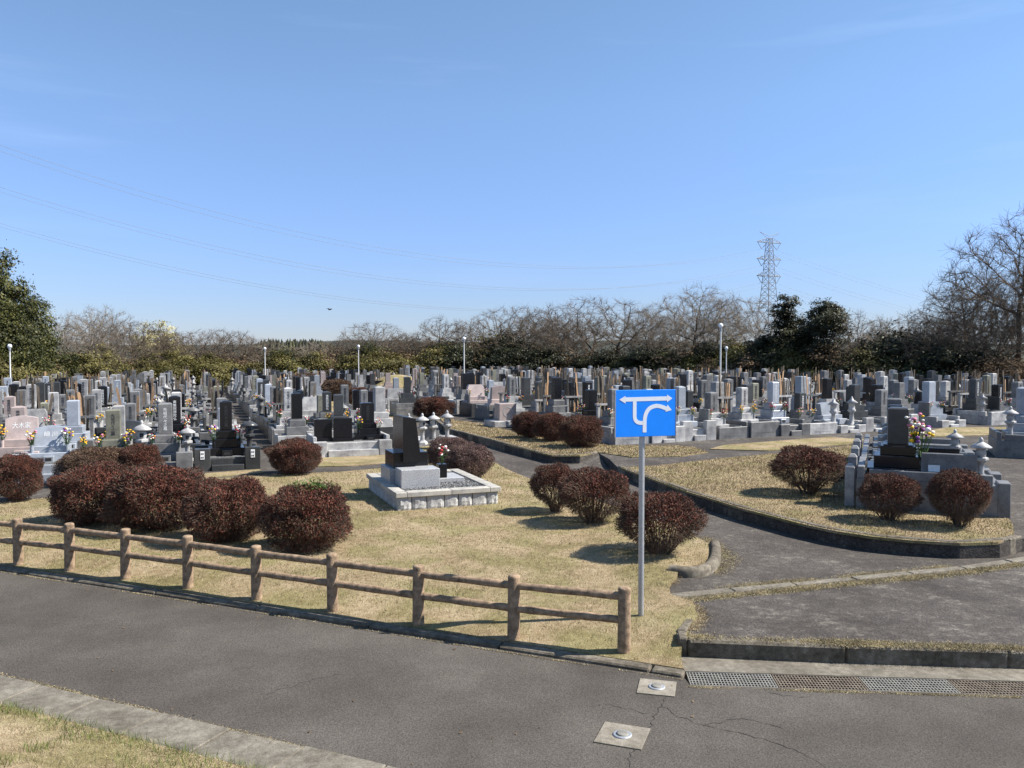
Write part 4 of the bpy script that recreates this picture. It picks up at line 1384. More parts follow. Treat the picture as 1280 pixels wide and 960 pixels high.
# pink carved stone on a white base, by the inner road
q = P(630, 534, TERZ + 0.03)
taken.append((q.x, q.y, 1.0))
c = Vector((q.x, q.y + 0.5, TERZ + 0.03))
root = empty('carved_monument', c, R(24))
m = MB(); m.cbox((0, 0, 0.14), (1.5, 1.3, 0.28), 0.02); link('base', m.mesh('base', M['light']), root)
m = MB(); m.cbox((0.1, 0.1, 0.66), (0.85, 0.6, 0.78), 0.02); bk = link('stone', m.mesh('stone', M['pink']), root)
m = MB()
for k in range(20):
    a0, a1 = 2 * math.pi * k / 20, 2 * math.pi * (k + 1) / 20
    q4 = [(0.1 + r * math.cos(a), -0.212, 0.68 + r * math.sin(a)) for a in (a0, a1) for r in (0.20, 0.235)]
    m.add(q4, [(0, 1, 3, 2)])
link('carved_ring', m.mesh('carved_ring', M['light']), bk)
tag(root, 'pinkish block with a carved ring on a pale base beside the inner road', 'monument')

# ---- row of plots on the right lawn, facing right (seen from the side)
S_TH = R(-24)                     # direction of the row is local +y; plots open towards +x
s0 = P(1262, 648, TERZ + 0.03)
W24 = Vector((math.sin(R(24)), math.cos(R(24)), 0)); X24 = Vector((math.cos(R(24)), -math.sin(R(24)), 0))
scol = [('dark', 'dark'), ('mid', 'dark'), ('black', 'mid'), ('mid', 'mid'), ('light', 'mid')]
rs = random.Random(3)
for i in range(5):
    SH = 0.66 if i == 0 else 0.50
    c = s0 + W24 * (0.95 + 1.93 * i) - X24 * 1.45
    c.z = TERZ + 0.02
    taken.append((c.x, c.y, 1.2))
    fa = S_TH + math.pi / 2        # front of the plot (-y local) looks to +x
    nth = 'nearest' if i == 0 else ordw(i + 1)
    enclosure(c, fa, 'mid' if i != 2 else 'dark', 0, 0, SH, 1.9, 2.9, f"{'dark grey' if i == 2 else 'grey'} stone enclosure of the {nth} plot in the row on the right lawn")
    g = empty('gravestone', on(c, fa, 0.0 if i else -0.1, 0.62, SH), fa, (1.28, 1.28, 0.98) if i == 0 else (1.1, 1.1, rs.uniform(0.95, 1.1)))
    grave_column(g, scol[i][0], scol[i][1] if i else 'black', 0, 'prayer_d', 1)
    tag(g, ('tall dark grey gravestone on a black base with a big bouquet, right lawn' if i == 0 else f'{STONE_WORD[scol[i][0]]} gravestone, {nth} plot of the row on the right lawn'), 'gravestone', 'gravestones')
    if i in (0, 2): lantern(on(c, fa, -0.62, -0.95 if i == 0 else -0.75, SH + 0.012), fa, 'light', 0, f'pale lantern on the {nth} plot of the row on the right lawn', 0.86)
    if i < 2:
        o = stele(on(c, fa, -0.72 if i == 0 else 0.0, -0.35, SH + 0.012), fa + math.pi / 2, 'mid' if i == 0 else 'black',
                  ('large grey upright slab with a small white plate, right lawn plots' if i == 0 else 'black upright slab on the second plot of the right lawn row'), 1.05 if i == 0 else 0.8, 0.46)
        if i == 0:
            plm = MB(); plm.box((0, 0, 0), (0.22, 0.008, 0.14))
            link('white_plate', plm.mesh('white_plate', M['white_letter']), o, (0.28, 0.056, 0.26), (0, 0, 0))
            plm = MB(); plm.box((0, 0, 0), (0.22, 0.008, 0.14))
            link('white_plate', plm.mesh('white_plate', M['white_letter']), o, (-0.28, -0.056, 0.26), (0, 0, 0))
    bouquet(on(c, fa, -0.53 if i == 0 else 0.37, 0.16 if i == 0 else 0.22, SH + 0.46), 0 if i == 0 else rs.randrange(5),
            ('large yellow, white and purple bouquet beside the tall dark gravestone, right lawn' if i == 0 else f'bouquet on the {nth} plot of the row on the right lawn'), 1.6 if i == 0 else 1.0)
    if i == 0:
        bouquet(on(c, fa, -0.6, 0.28, SH + 0.85), 1, 'upper pink and yellow bouquet beside the tall dark gravestone, right lawn', 1.3)
    # pale posts along the back of the row
    o = link('boundary_post', get('bpost', lambda: one('boundary_post', M['light'], ('cbox', ((0, 0, 0.44), (0.20, 0.20, 0.88), 0.012)), ('box', ((0, 0, 0.91), (0.18, 0.18, 0.06), 0, 0, 0.5)))), None, on(c, fa, -0.7, 1.58, 0), (0, 0, fa))
    tag(o, f'pale stone post at the back of the {nth} plot, right lawn row', 'stone post', 'stone posts behind the right lawn plots')

# plot at the right edge of the photo
c = P(1300, 574, TERZ); c = Vector((c.x + 0.4, c.y + 1.0, TERZ)); taken.append((c.x, c.y, 1.4))
enclosure(c, R(66), 'mid', 0, 0, 0.55, 2.2, 2.4, 'grey stone enclosure cut by the right edge of the photo')
lantern(on(c, R(66), -0.7, 0.75, 0.562), R(66), 'light', 0, 'pale lantern at the right edge of the photo', 1.0)
g = empty('gravestone', on(c, R(66), 0.1, 0.3, 0.55), R(66), (1.1, 1.1, 1.1)); grave_column(g, 'blue', 'blue', 0, None, 0)
tag(g, 'blue-grey gravestone on the plot at the right edge of the photo', 'gravestone', 'gravestones')

# low pale wall with gate openings in front of the right block
wall_o = P(766, 557, TERZ).xy

# ------------------------------------------------------------------ bushes
BUSH = {}


def bush_meshes(kind, seed):
    """clipped shrub 1.9 m wide, 1.05 m high: leaf shell, twig fuzz and bare stems below"""
    key = (kind, seed)
    if key in BUSH: return BUSH[key]
    mat = M[{'red': 'leaf_red', 'mauve': 'leaf_mauve', 'brown': 'leaf_brown', 'open': 'leaf_red'}[kind]]
    rng = np.random.default_rng(seed)
    n = 27000 if kind != 'open' else 17000
    d = rng.normal(0, 1, (n * 2, 3)); d /= np.linalg.norm(d, axis=1, keepdims=True)
    keep = rng.random(n * 2) < np.clip(0.72 + 0.45 * d[:, 2] if kind != 'open' else 0.34 + 0.90 * d[:, 2], 0.05, 1)
    d = d[keep][:n]
    lump = np.array([1 + 0.24 * mnoise.noise((a * 1.7 + seed * 3.1, b * 1.7, c * 1.7)) + 0.13 * mnoise.noise((a * 4.2, b * 4.2 + seed, c * 4.2)) for a, b, c in d])
    depth = 1 - 0.42 * rng.random(len(d)) ** 1.9 + np.abs(rng.normal(0, 0.018, len(d)))
    r = lump * depth

    def shape(dd, rr):
        z = dd[:, 2] * rr
        low = np.clip(-z, 0, 1)
        nar = (1 - 0.42 * low ** 1.5) if kind == 'open' else 1 + 0.10 * low - 0.16 * low ** 3
        hz_ = np.where(z > 0, 0.47, 0.50 if kind == 'open' else 0.60)
        return np.stack([dd[:, 0] * rr * 0.94 * nar, dd[:, 1] * rr * 0.94 * nar, 0.60 + z * hz_], 1)

    pos = shape(d, r)
    leaves = leaves_mesh('crown', pos, d, 0.0215, mat, rng, 0.5, None, 0.9)
    k = 4200
    d2 = rng.normal(0, 1, (k, 3)); d2 /= np.linalg.norm(d2, axis=1, keepdims=True)
    l2 = np.array([1 + 0.24 * mnoise.noise((a * 1.7 + seed * 3.1, b * 1.7, c * 1.7)) + 0.13 * mnoise.noise((a * 4.2, b * 4.2 + seed, c * 4.2)) for a, b, c in d2])
    p0 = shape(d2, l2 * rng.uniform(0.68, 0.92, k)); p1 = shape(d2, l2 * rng.uniform(0.97, 1.05, k)) + rng.normal(0, 0.025, (k, 3))
    seg = [np.concatenate([p0, p1, np.full((k, 1), 0.0042), np.full((k, 1), 0.0022)], 1)]
    ss = []
    for i in range(34):
        a = rng.uniform(0, 6.28); e = rng.uniform(0.15, 1.35)
        dirv = np.array([math.cos(a) * math.cos(e), math.sin(a) * math.cos(e), math.sin(e)])
        base = np.array([math.cos(a), math.sin(a), 0]) * rng.uniform(0.02, 0.13)
        end = shape(dirv[None], np.array([0.88]))[0]
        mid = base * 0.5 + end * 0.5 + np.array([0, 0, -0.06]) + rng.normal(0, 0.04, 3)
        base[2] = -0.06
        ss.append(np.r_[base, mid, 0.016, 0.011]); ss.append(np.r_[mid, end, 0.011, 0.005])
        for j in range(9):
            t = rng.uniform(0.2, 1.0)
            q = mid + (end - mid) * t
            e2 = q + (end - base) * rng.uniform(0.0, 0.16) + rng.normal(0, 0.085, 3); e2[2] = min(e2[2], end[2] + 0.05)
            ss.append(np.r_[q, e2, 0.006, 0.003])
    seg.append(np.array(ss))
    stems = tubes_mesh('stems', np.concatenate(seg), M['bush_twig'], 3)
    BUSH[key] = (leaves, stems)
    return BUSH[key]


def bush(x0, x1, ytop, ybase, label, kind='red', seed=1, z=0.03, name='clipped_bush', group='clipped round bushes', deep=1.0):
    """placed by its outline in the photo; its distance comes from where it meets the ground"""
    p = P((x0 + x1) / 2, ybase, z)
    w = (x1 - x0) / F * p.y
    Y = p.y + w * 0.22
    c = Vector(((x0 + x1) / 2 - 640, 0, 0)) / F * Y
    top = D((x0 + x1) / 2, ytop, Y).z
    root = empty(name, (c.x, Y, z - 0.02), (seed * 1.7) % 6.28)
    lv, st = bush_meshes(kind, seed % 4 + 1)
    s = (w / 1.92, w / 1.92 * deep, (top - z + 0.02) / 1.09)
    o1, o2 = link('crown', lv, root), link('stems', st, root)
    root.scale = s
    tag(root, label, 'bush', group)
    taken.append((c.x, Y, w * 0.42))
    return root, top


bush(-12, 49, 568, 628, 'round dark red bush cut by the left edge of the photo', 'red', 1)
bush(74, 160, 558, 606, 'low reddish brown bush behind the big bushes, below the olive gravestone', 'brown', 2)
bush(146, 200, 555, 604, 'small rounded bush behind the big bushes, below the grey gravestone', 'red', 3)
bush(58, 164, 580, 658, 'leftmost bush of the big dark red group right behind the fence', 'red', 4)
bush(130, 256, 582, 667, 'largest dark red bush of the group behind the fence', 'red', 5)
bush(226, 336, 596, 681, 'dark red bush third from the left behind the fence, beside the sprouting one', 'red', 6)
rt_, tp = bush(325, 439, 606, 692, 'dark red bush with green shoots on top, nearest the lawn monument', 'red', 7)
rngs = np.random.default_rng(9)
cc = np.stack([rngs.normal(0.10, 0.17, 420), rngs.normal(0, 0.14, 420), 1.03 + np.abs(rngs.normal(0.02, 0.055, 420))], 1)
link('green_shoots', leaves_mesh('green_shoots', cc, np.tile(np.array([[0, 0, 1.0]]), (420, 1)), 0.035, M['leaf_sprout'], rngs, 0.45), rt_).rotation_euler = (0, 0, -rt_.rotation_euler[2])
bush(333, 401, 549, 594, 'round dark red bush in front of the wide pale enclosure', 'red', 8)
bush(531, 597, 546, 590, 'mauve-brown bush hidden partly behind the black lawn monument', 'mauve', 9)
bush(551, 617, 555, 600, 'mauve-brown clipped bush right behind the lawn monument', 'mauve', 10)
bush(661, 727, 580, 643, 'smallest and leftmost of three open red bushes between lawn monument and sign', 'open', 11)
bush(695, 791, 587, 659, 'middle of three open red bushes between lawn monument and sign', 'open', 12)
bush(767, 884, 615, 701, 'large red bush right behind the sign pole', 'open', 13)
bush(640, 684, 514, 548, 'left of three red bushes on the raised strip beyond the inner road', 'red', 14, TERZ + .03)
bush(667, 713, 516, 552, 'middle of three red bushes on the raised strip beyond the inner road', 'red', 15, TERZ + .03)
bush(699, 755, 520, 560, 'right and nearest of three red bushes on the raised strip beyond the inner road', 'red', 16, TERZ + .03)
bush(515, 568, 496, 526, 'reddish bush at the bend of the inner road, behind the three lanterns', 'red', 17)
bush(964, 1060, 557, 621, 'large round red bush on the right lawn', 'open', 18, TERZ + .03)
bush(1075, 1155, 593, 654, 'flat-topped red bush in front of the tall dark gravestone, right lawn', 'open', 19, TERZ + .03)
bush(1164, 1243, 588, 661, 'thin twiggy bush nearest the right edge of the photo', 'open', 20, TERZ + .03)
for i, (a, b, t, y, lb) in enumerate(((431, 464, 484, 509, 'red clipped hedge bush left of centre beyond the middle plots'), (457, 493, 485, 509, 'red clipped hedge bush behind the black monument, beyond the middle plots'),
                                      (399, 442, 474, 501, 'brown hedge bush beyond the middle plots, left of the red ones'), (360, 415, 467, 495, 'long brown hedge bush near the second lamp from the left'),
                                      (518, 534, 468, 492, 'brown bush at the right foot of the straw-coloured mound'), (560, 604, 467, 490, 'dark red bush at the foot of the lamp right of the mound'))):
    bush(a, b, t, y, lb, 'red' if i in (0, 1, 5) else 'brown', 21 + i, 0.03, group='hedge bushes in the middle distance')

# straw-coloured grass mound
mc = P(497, 494, 0.0)
mw = 110 / F * mc.y
vs, fs = [], []
nr, na = 8, 36
topz = D(497, 468, mc.y).z
for j in range(nr + 1):
    t = j / nr
    for k in range(na):
        a = 2 * math.pi * k / na
        vs.append((mw / 2 * math.cos(a) * t * (1 + 0.05 * math.sin(3 * a)), mw / 2 * math.sin(a) * t * 0.8, topz * (1 - t ** 2.0) + 0.05 * mnoise.noise((t * 3 * math.cos(a), t * 3 * math.sin(a), 4)) - 0.02))
for j in range(nr):
    for k in range(na):
        fs.append((j * na + k, (j + 1) * na + k, (j + 1) * na + (k + 1) % na, j * na + (k + 1) % na))
me = bpy.data.meshes.new('grass_mound'); me.from_pydata(vs, [], fs); me.materials.append(M['lawn']); me.polygons.foreach_set('use_smooth', [True] * len(fs)); me.update()
tag(link('grass_mound', me, None, (mc.x, mc.y, 0.0)), kind='structure')
taken.append((mc.x, mc.y + 1.2, mw * 0.22))

# ------------------------------------------------------------------ rows of graves
cL = taken[0]
v21 = Vector((-math.sin(R(21)), math.cos(R(21)))); u21 = Vector((math.cos(R(21)), math.sin(R(21))))
AIS = P(326, 584, 0).xy + u21 * 0.15           # right side of the left block
kb_line = P(560, 537, TERZ).xy


def mask_L(p): return (p - AIS).dot(u21) < (-0.85 if p.y < 44 else -0.45)


def mask_M(p):
    if (p - AIS).dot(u21) < (1.5 if p.y < 36 else 1.2 if p.y < 48 else 0.75): return False
    if (p - kb_line).dot(U12) > (-3.0 if p.y < 44 else -0.7): return False
    return p.y > 29.5 and (p - P(397, 572, 0).xy).dot(v21) > 1.0


C_O = P(764, 557, TERZ).xy


def mask_C(p):
    a = (p - C_O).dot(U24); b = (p - C_O).dot(V24)
    return a > 0.8 and b > 0.9 and (p - kb_line).dot(U12) > 0.8


def in_lawn(p, polys):
    return any(inside([(q.x, q.y) for q in poly], np.array([p.x]), np.array([p.y]))[0] for poly in polys)


plots = []
rgp = random.Random(2024)
for bname, O, th, mask, zz, ilo, ihi, pitch in (('left block', Vector((cL[0], cL[1])), R(21), mask_L, 0.0, -34, 1, 1.57),
                                                 ('middle block', Vector((encM.x, encM.y)), R(21), mask_M, 0.0, -12, 20, 1.57),
                                                 ('right block', C_O + U24 * 0.95 + V24 * 1.1, R(24), mask_C, TERZ, 0, 54, 1.57)):
    u = Vector((math.cos(th), math.sin(th))); v = Vector((-math.sin(th), math.cos(th)))
    for j in range(0, 30):
        rowp = []
        for i in range(ilo, ihi):
            p = O + u * (i * pitch) + v * (j * 2.42 + 0.05 * rgp.uniform(-1, 1))
            if p.y < 20 or p.y > 95 or not mask(p): continue
            x, y = pix((p.x, p.y, 1.0))
            if x < -16 or x > 1300: continue
            if math.hypot(p.x, p.y) and p.y > tree_line(x) - 2.0: continue
            if not FREE(p.x, p.y, 0.5): continue
            if bname == 'right block' and in_lawn(p, [lawn_c, lawn_b]): continue
            if bname == 'middle block' and 396 < x < 486 and 42.5 < p.y < 64: continue
            if rgp.random() < 0.035: continue
            rowp.append(p)
        n = 0
        for p in rowp:
            x = pix((p.x, p.y, 1.0))[0]
            n += x >= 3
            plots.append(dict(p=p, block=bname, row=j + 1, n=n if x >= 3 else 0, th=th, z=zz, d=p.length))
# a cross path in the right block, in line with the steps seen left of the pale wall
plots.sort(key=lambda q: q['d'])
print('plots', len(plots))

COLW = (['light'] * 8 + ['mid'] * 6 + ['dark'] * 5 + ['black'] * 6 + ['blue'] * 2 + ['pink'] + ['olive'])
n_done = sum(1 for o in bpy.data.objects if o.parent is None and o.name.startswith('gravestone'))
LIMIT = 298
rest = []
for q in plots:
    p, th, z = q['p'], q['th'], q['z']
    d = q['d']
    lod = 0 if d < 37 else (1 if d < 50 else 2)
    color = rgp.choice(COLW)
    basec = {'light': 'light', 'mid': rgp.choice(['mid', 'light']), 'dark': rgp.choice(['dark', 'mid']), 'black': rgp.choice(['black', 'mid', 'light']), 'blue': 'blue', 'pink': 'pink', 'olive': 'mid'}[color]
    enc_c = rgp.choice(['light', 'light', 'mid', 'mid', 'mid', 'dark', 'dark'])
    if q['block'] == 'right block' and q['row'] == 1: enc_c = rgp.choice(['light', 'light', 'mid'])
    hz = rgp.choice([0.30, 0.42, 0.42, 0.52])
    ang = th
    if q['block'] != 'left block' and q['row'] % 2 == 0: ang = th + math.pi
    wide = rgp.random() < 0.13
    style = rgp.randrange(2)
    sx = rgp.uniform(0.92, 1.15); szc = rgp.uniform(0.88, 1.18)
    where = f"{ordw(q['n'])} plot from left, {ordw(q['row'])} row, {q['block']}" if q['n'] else f"plot cut by left photo edge, {ordw(q['row'])} row, {q['block']}"
    cz = Vector((p.x, p.y, z))
    est = rgp.choice([0, 1, 1, 2, 2])
    if q['block'] == 'right block' and q['row'] == 1: est = rgp.choice([0, 1, 2, 2]); hz = rgp.choice([0.26, 0.34, 0.42])
    ang += rgp.uniform(-0.05, 0.05)
    lan, tab, stl, fl = rgp.random(), rgp.random(), rgp.random(), rgp.random()
    pal = rgp.randrange(5)
    if n_done >= LIMIT:
        rest.append((cz, ang, color, basec, enc_c, hz, wide, sx, szc, lan, tab, style)); continue
    n_done += 1
    enclosure(cz, ang, enc_c, lod, est, hz, PW, PD, f"{STONE_WORD[enc_c].replace(' polished', '')} stone enclosure, {where}")
    gl = f"{STONE_WORD[color]} {'low wide' if wide else 'upright'} gravestone, {where}"
    gloc = on(cz, ang, 0, 0.38, hz + (0.0 if lod == 2 else 0.011))
    if lod == 2:
        g = link('gravestone', get(('far', color, basec, style, wide), lambda: grave_far_mesh(color, basec, style, wide)), None, gloc, (0, 0, ang), (sx, sx, szc))
    else:
        g = empty('gravestone', gloc, ang, (sx, sx, szc))
        if wide: grave_wide(g, color, basec, lod, None, style == 0)
        else: grave_column(g, color, basec, lod, (rgp.choice(['ancestors_d', 'prayer_d']) if color in ('light', 'mid', 'olive', 'pink') else rgp.choice(['prayer_w', None])), style, rgp.choice([0.32, 0.36]))
    tag(g, gl, 'gravestone', 'gravestones')
    if lan < 0.20:
        lc = rgp.choice(['light', 'mid'])
        for s_ in ((-1, 1) if lan < 0.06 else ((1,) if lan < 0.13 else (-1,))):
            sd = ('left-hand ' if s_ < 0 else 'right-hand ') if lan < 0.06 else ''
            lantern(on(cz, ang, s_ * 0.55, -0.42, hz + (0.012 if lod < 2 else 0)), ang, lc, lod, f"{sd}{STONE_WORD[lc]} lantern, {where}", rgp.uniform(0.9, 1.2))
    if tab < 0.34:
        tablet_stand(on(cz, ang, 0.12 * rgp.uniform(-1, 1), 0.95, hz * 0 + (hz + 0.26 if lod < 2 else hz + 0.24)), ang, lod, rgp.choice(['light', 'mid']), rgp, f"wooden tablets in stone stand, {where}", rgp.randint(3, 6))
    if stl < 0.16 and lod < 2:
        sc_c = rgp.choice(['black', 'black', 'mid', 'dark'])
        stele(on(cz, ang, -0.58, 0.1, hz + 0.012), ang + math.pi / 2, sc_c, f"{STONE_WORD[sc_c].replace(' polished', '')} upright memorial slab, {where}", 0.60, rgp.uniform(0.5, 0.8))
    if fl < 0.55:
        if lod < 2:
            xx = (0.48 if wide else 0.34) * sx
            yy = 0.38 - (0.30 if wide else 0.36) * sx
            hh = hz + 0.011 + ((0.26 if wide else 0.22) + 0.23) * szc
            bouquet(on(cz, ang, -xx, yy, hh), pal, f"left-hand {PAL[pal][1]} bouquet, {where}", 0.85)
            bouquet(on(cz, ang, xx, yy, hh), pal, f"right-hand {PAL[pal][1]} bouquet, {where}", 0.85)
        elif fl < 0.25:
            bouquet(on(cz, ang, 0.3, -0.1, hz + 0.2), pal, f"{PAL[pal][1]} bouquet, {where}", 0.9)

# gravestones beyond the nearest three hundred: one mass in the distance
slots = ['light', 'mid', 'dark', 'black', 'blue', 'pink', 'olive', 'old_wood', 'sotoba']
SI = {k: i for i, k in enumerate(slots)}
mb = MB()
for cz, ang, color, basec, enc_c, hz, wide, sx, szc, lan, tab, style in rest:
    def bb(c, dm, k, tp=1.0):
        q = on(cz, ang, c[0], c[1], c[2]); mb.box((q.x, q.y, q.z), dm, SI[k], ang, tp)
    bb((0, 0, hz / 2 - 0.02), (PW - 0.04, PD, hz + 0.04), enc_c)
    if wide:
        bb((0, 0.38, hz + 0.22 * szc), (1.15, 0.7, 0.44 * szc), basec); bb((0, 0.43, hz + 0.72 * szc), (0.9, 0.26, 0.56 * szc), color, 0.95)
    else:
        bb((0, 0.38, hz + 0.11), (0.98, 0.98, 0.22), basec); bb((0, 0.38, hz + 0.35), (0.76, 0.76, 0.26), basec); bb((0, 0.38, hz + 0.6), (0.56, 0.56, 0.24), basec)
        bb((0, 0.38, hz + 0.72 + 0.4 * szc), (0.34 * sx, 0.34 * sx, 0.8 * szc), color)
        if style == 0: bb((0, 0.38, hz + 0.72 + 0.8 * szc + 0.02), (0.33 * sx, 0.33 * sx, 0.04), color, 0.35)
    if lan < 0.15:
        q = on(cz, ang, 0.55, -0.42, hz); mb.lathe([(0.19, 0), (0.10, 0.14), (0.075, 0.46), (0.17, 0.55), (0.12, 0.62), (0.12, 0.82), (0.24, 0.85), (0.06, 0.98), (0.006, 1.1)], 5, SI['light'], q)
    if tab < 0.26:
        for k in range(3):
            hh = rgp.uniform(1.3, 1.9)
            bb((-0.3 + 0.2 * k, 0.98, hz + hh / 2), (0.085, 0.02, hh), rgp.choice(['old_wood', 'old_wood', 'old_wood', 'sotoba']))
if rest:
    o = link('distant_gravestones', mb.mesh('distant_gravestones', [M[k] for k in slots]))
    tag(o, 'dense far rows of small gravestones before the trees', 'gravestones', kind='stuff')


# ------------------------------------------------------------------ lamps
def lamp(px, ytop, Y, label, s=1.0):
    z0 = 0.0 if px < 560 else TERZ
    t = D(px, ytop, Y)
    h = t.z - z0
    root = empty('park_lamp', (t.x, Y, z0))
    m = MB(); m.lathe([(0.11, 0.0), (0.11, 0.05), (0.075, 0.08), (0.07, 0.9), (0.045, 1.0), (0.038, h - 0.42)], 10); link('pole', m.mesh('pole', M['lamp_paint']), root)
    m = MB(); m.lathe([(0.05, h - 0.42), (0.07, h - 0.34), (0.07, h - 0.235)], 12); link('collar', m.mesh('collar', M['steel']), root)
    m = MB(); rr = 0.125; m.lathe([(max(0.01, rr * math.sin(math.pi * k / 10)), h - 0.125 - rr * math.cos(math.pi * k / 10)) for k in range(1, 11)], 16); link('globe', m.mesh('globe', M['globe']), root)
    return tag(root, label, 'lamp', 'globe lamps on poles among the graves')


lamp(12, 430, 49, 'white globe lamp at the left edge of the photo, before the evergreen trees')
lamp(331, 434, 74, 'thin white globe lamp second from the left')
lamp(448, 431, 70, 'thin white globe lamp left of the straw-coloured mound')
lamp(580, 421, 60, 'white globe lamp in the centre, right of the straw-coloured mound')
lamp(901, 404, 44, 'tallest globe lamp, above and right of the blue sign')
lamp(908, 433, 64, 'short far lamp just right of the tallest lamp')


# ------------------------------------------------------------------ trees
def grow_tree(seed, height, crown_w, crown_base, n_att=900, multi=1, step=0.36, flat=1.0, twigs=7, twig_len=0.66):
    """leafless broadleaf tree grown towards points spread through a dome-shaped crown"""
    rg = np.random.default_rng(seed)
    d = rg.normal(0, 1, (n_att * 3, 3)); d /= np.linalg.norm(d, axis=1, keepdims=True)
    d = d[d[:, 2] > -0.45][:n_att]
    rr = rg.random(len(d)) ** 0.42
    cz = crown_base + (height - crown_base) * 0.42
    lump = np.array([1 + 0.30 * mnoise.noise((a * 1.6 + seed, b * 1.6, c * 1.6)) for a, b, c in d])
    A = np.stack([d[:, 0] * crown_w / 2, d[:, 1] * crown_w / 2, d[:, 2] * (height - cz) * flat], 1) * (rr * lump)[:, None]
    A[:, 2] += cz
    nodes, par = [], []
    for m_ in range(multi):
        o = np.array([rg.normal(0, 0.15), rg.normal(0, 0.15), 0]) if multi > 1 else np.zeros(3)
        dirv = np.array([rg.normal(0, 0.05 + 0.30 * (multi > 1)), rg.normal(0, 0.05 + 0.30 * (multi > 1)), 1.0])
        p = o + np.array([0, 0, -0.3]); pi = -1
        while p[2] < crown_base * rg.uniform(0.85, 1.1):
            nodes.append(p.copy()); par.append(pi); pi = len(nodes) - 1
            dirv = dirv + rg.normal(0, 0.09, 3); dirv[2] = max(dirv[2], 0.6)
            p = p + dirv / np.linalg.norm(dirv) * step
        nodes.append(p.copy()); par.append(pi)
    near = np.full(len(A), 1e9); who = np.zeros(len(A), int)
    def upd(i0):
        nonlocal near, who
        for i in range(i0, len(nodes)):
            dd = np.linalg.norm(A - nodes[i], axis=1)
            k = dd < near
            near[k] = dd[k]; who[k] = i
    upd(0)
    alive = np.ones(len(A), bool)
    for it in range(90):
        act = alive & (near < 4.5)
        if not act.any(): break
        i0 = len(nodes)
        for w_ in np.unique(who[act]):
            v = A[act & (who == w_)] - nodes[w_]
            v = (v / (np.linalg.norm(v, axis=1, keepdims=True) + 1e-9)).mean(0) + 0.35 * (nodes[w_] - nodes[par[w_]]) / step + rg.normal(0, 0.08, 3)
            nodes.append(nodes[w_] + v / (np.linalg.norm(v) + 1e-9) * step); par.append(int(w_))
        upd(i0)
        alive &= near > step * 1.25
        if len(nodes) > 3200: break
    nodes = np.array(nodes); par = np.array(par)
    rad = np.zeros(len(nodes)); kids = np.zeros(len(nodes), int)
    for i in range(len(nodes) - 1, -1, -1):
        r_ = max(rad[i], 0.011 ** 2.25) if kids[i] else 0.011 ** 2.25
        rad[i] = r_
        if par[i] >= 0: rad[par[i]] += r_; kids[par[i]] += 1
    rad = rad ** (1 / 2.25)
    big, small = [], []
    for i in range(len(nodes)):
        if par[i] < 0: continue
        q = (*nodes[par[i]], *nodes[i], rad[par[i]] if rad[par[i]] < rad[i] * 1.6 else rad[i] * 1.25, rad[i])
        (big if rad[i] > 0.05 else small).append(q)
        if rad[i] < 0.045:
            dd = nodes[i] - nodes[par[i]]; dd /= np.linalg.norm(dd) + 1e-9
            for t in range(twigs if kids[i] else twigs + 2):
                e1 = dd + rg.normal(0, 0.55, 3) + np.array([0, 0, 0.12]); e1 /= np.linalg.norm(e1)
                L = twig_len * rg.uniform(0.45, 1.1)
                m1 = nodes[i] + e1 * L * 0.5
                e2 = e1 + rg.normal(0, 0.4, 3) + np.array([0, 0, 0.15]); e2 /= np.linalg.norm(e2)
                small.append((*nodes[i], *m1, 0.0065, 0.005)); small.append((*m1, *(m1 + e2 * L * 0.55), 0.005, 0.0035))
    return np.array(big), np.array(small)


TREES = {}


def bare_tree_meshes(key, mat, *args, **kw):
    if (key, 'segs') not in TREES: TREES[(key, 'segs')] = grow_tree(*args, **kw)
    if (key, mat) not in TREES:
        big, small = TREES[(key, 'segs')]
        TREES[(key, mat)] = (tubes_mesh('trunk', big, M['bark'], 6), tubes_mesh('crown', small, M[mat], 3))
        print('tree', key, len(big), len(small))
    return TREES[(key, mat)]


def leafy_meshes(key, lobes, n_clump, per, size, mat, seed, trunk_h, clump_r=0.55):
    """evergreen crown: leaf clumps spread through several lobes (centre, radii)"""
    if key in TREES: return TREES[key]
    rg = np.random.default_rng(seed)
    C, Nn = [], []
    vol = np.array([a[1][0] * a[1][1] * a[1][2] for a in lobes]); vol = vol ** 0.67; vol /= vol.sum()
    tseg = []
    for (c, r), w in zip(lobes, vol):
        k = max(4, int(n_clump * w))
        d = rg.normal(0, 1, (k, 3)); d /= np.linalg.norm(d, axis=1, keepdims=True)
        rad = 1 - 0.55 * rg.random(k) ** 2
        cc = np.array(c) + d * np.array(r) * rad[:, None]
        for q, dd in zip(cc, d):
            m = int(per * rg.uniform(0.6, 1.4))
            o = rg.normal(0, 1, (m, 3)) * clump_r * np.array([1, 1, 0.6]) * rg.uniform(0.6, 1.2)
            C.append(q + o * 0.6); Nn.append(np.tile(dd + np.array([0, 0, 0.7]), (m, 1)))
        tseg.append((0, 0, trunk_h * 0.45, c[0], c[1], c[2], 0.09, 0.03))
        for q in cc[:: 3]:
            tseg.append((c[0], c[1], c[2] - r[2] * 0.3, q[0], q[1], q[2], 0.035, 0.012))
    C = np.concatenate(C); Nn = np.concatenate(Nn)
    crown = leaves_mesh('crown', C, Nn, size, M[mat], rg, 0.55, None, 0.6)
    tseg.append((0, 0, -0.3, 0.05, 0, trunk_h * 0.5, 0.17, 0.12)); tseg.append((0.05, 0, trunk_h * 0.5, 0, 0.05, trunk_h, 0.12, 0.05))
    TREES[key] = (tubes_mesh('trunk', np.array(tseg), M['bark'], 6), crown)
    return TREES[key]


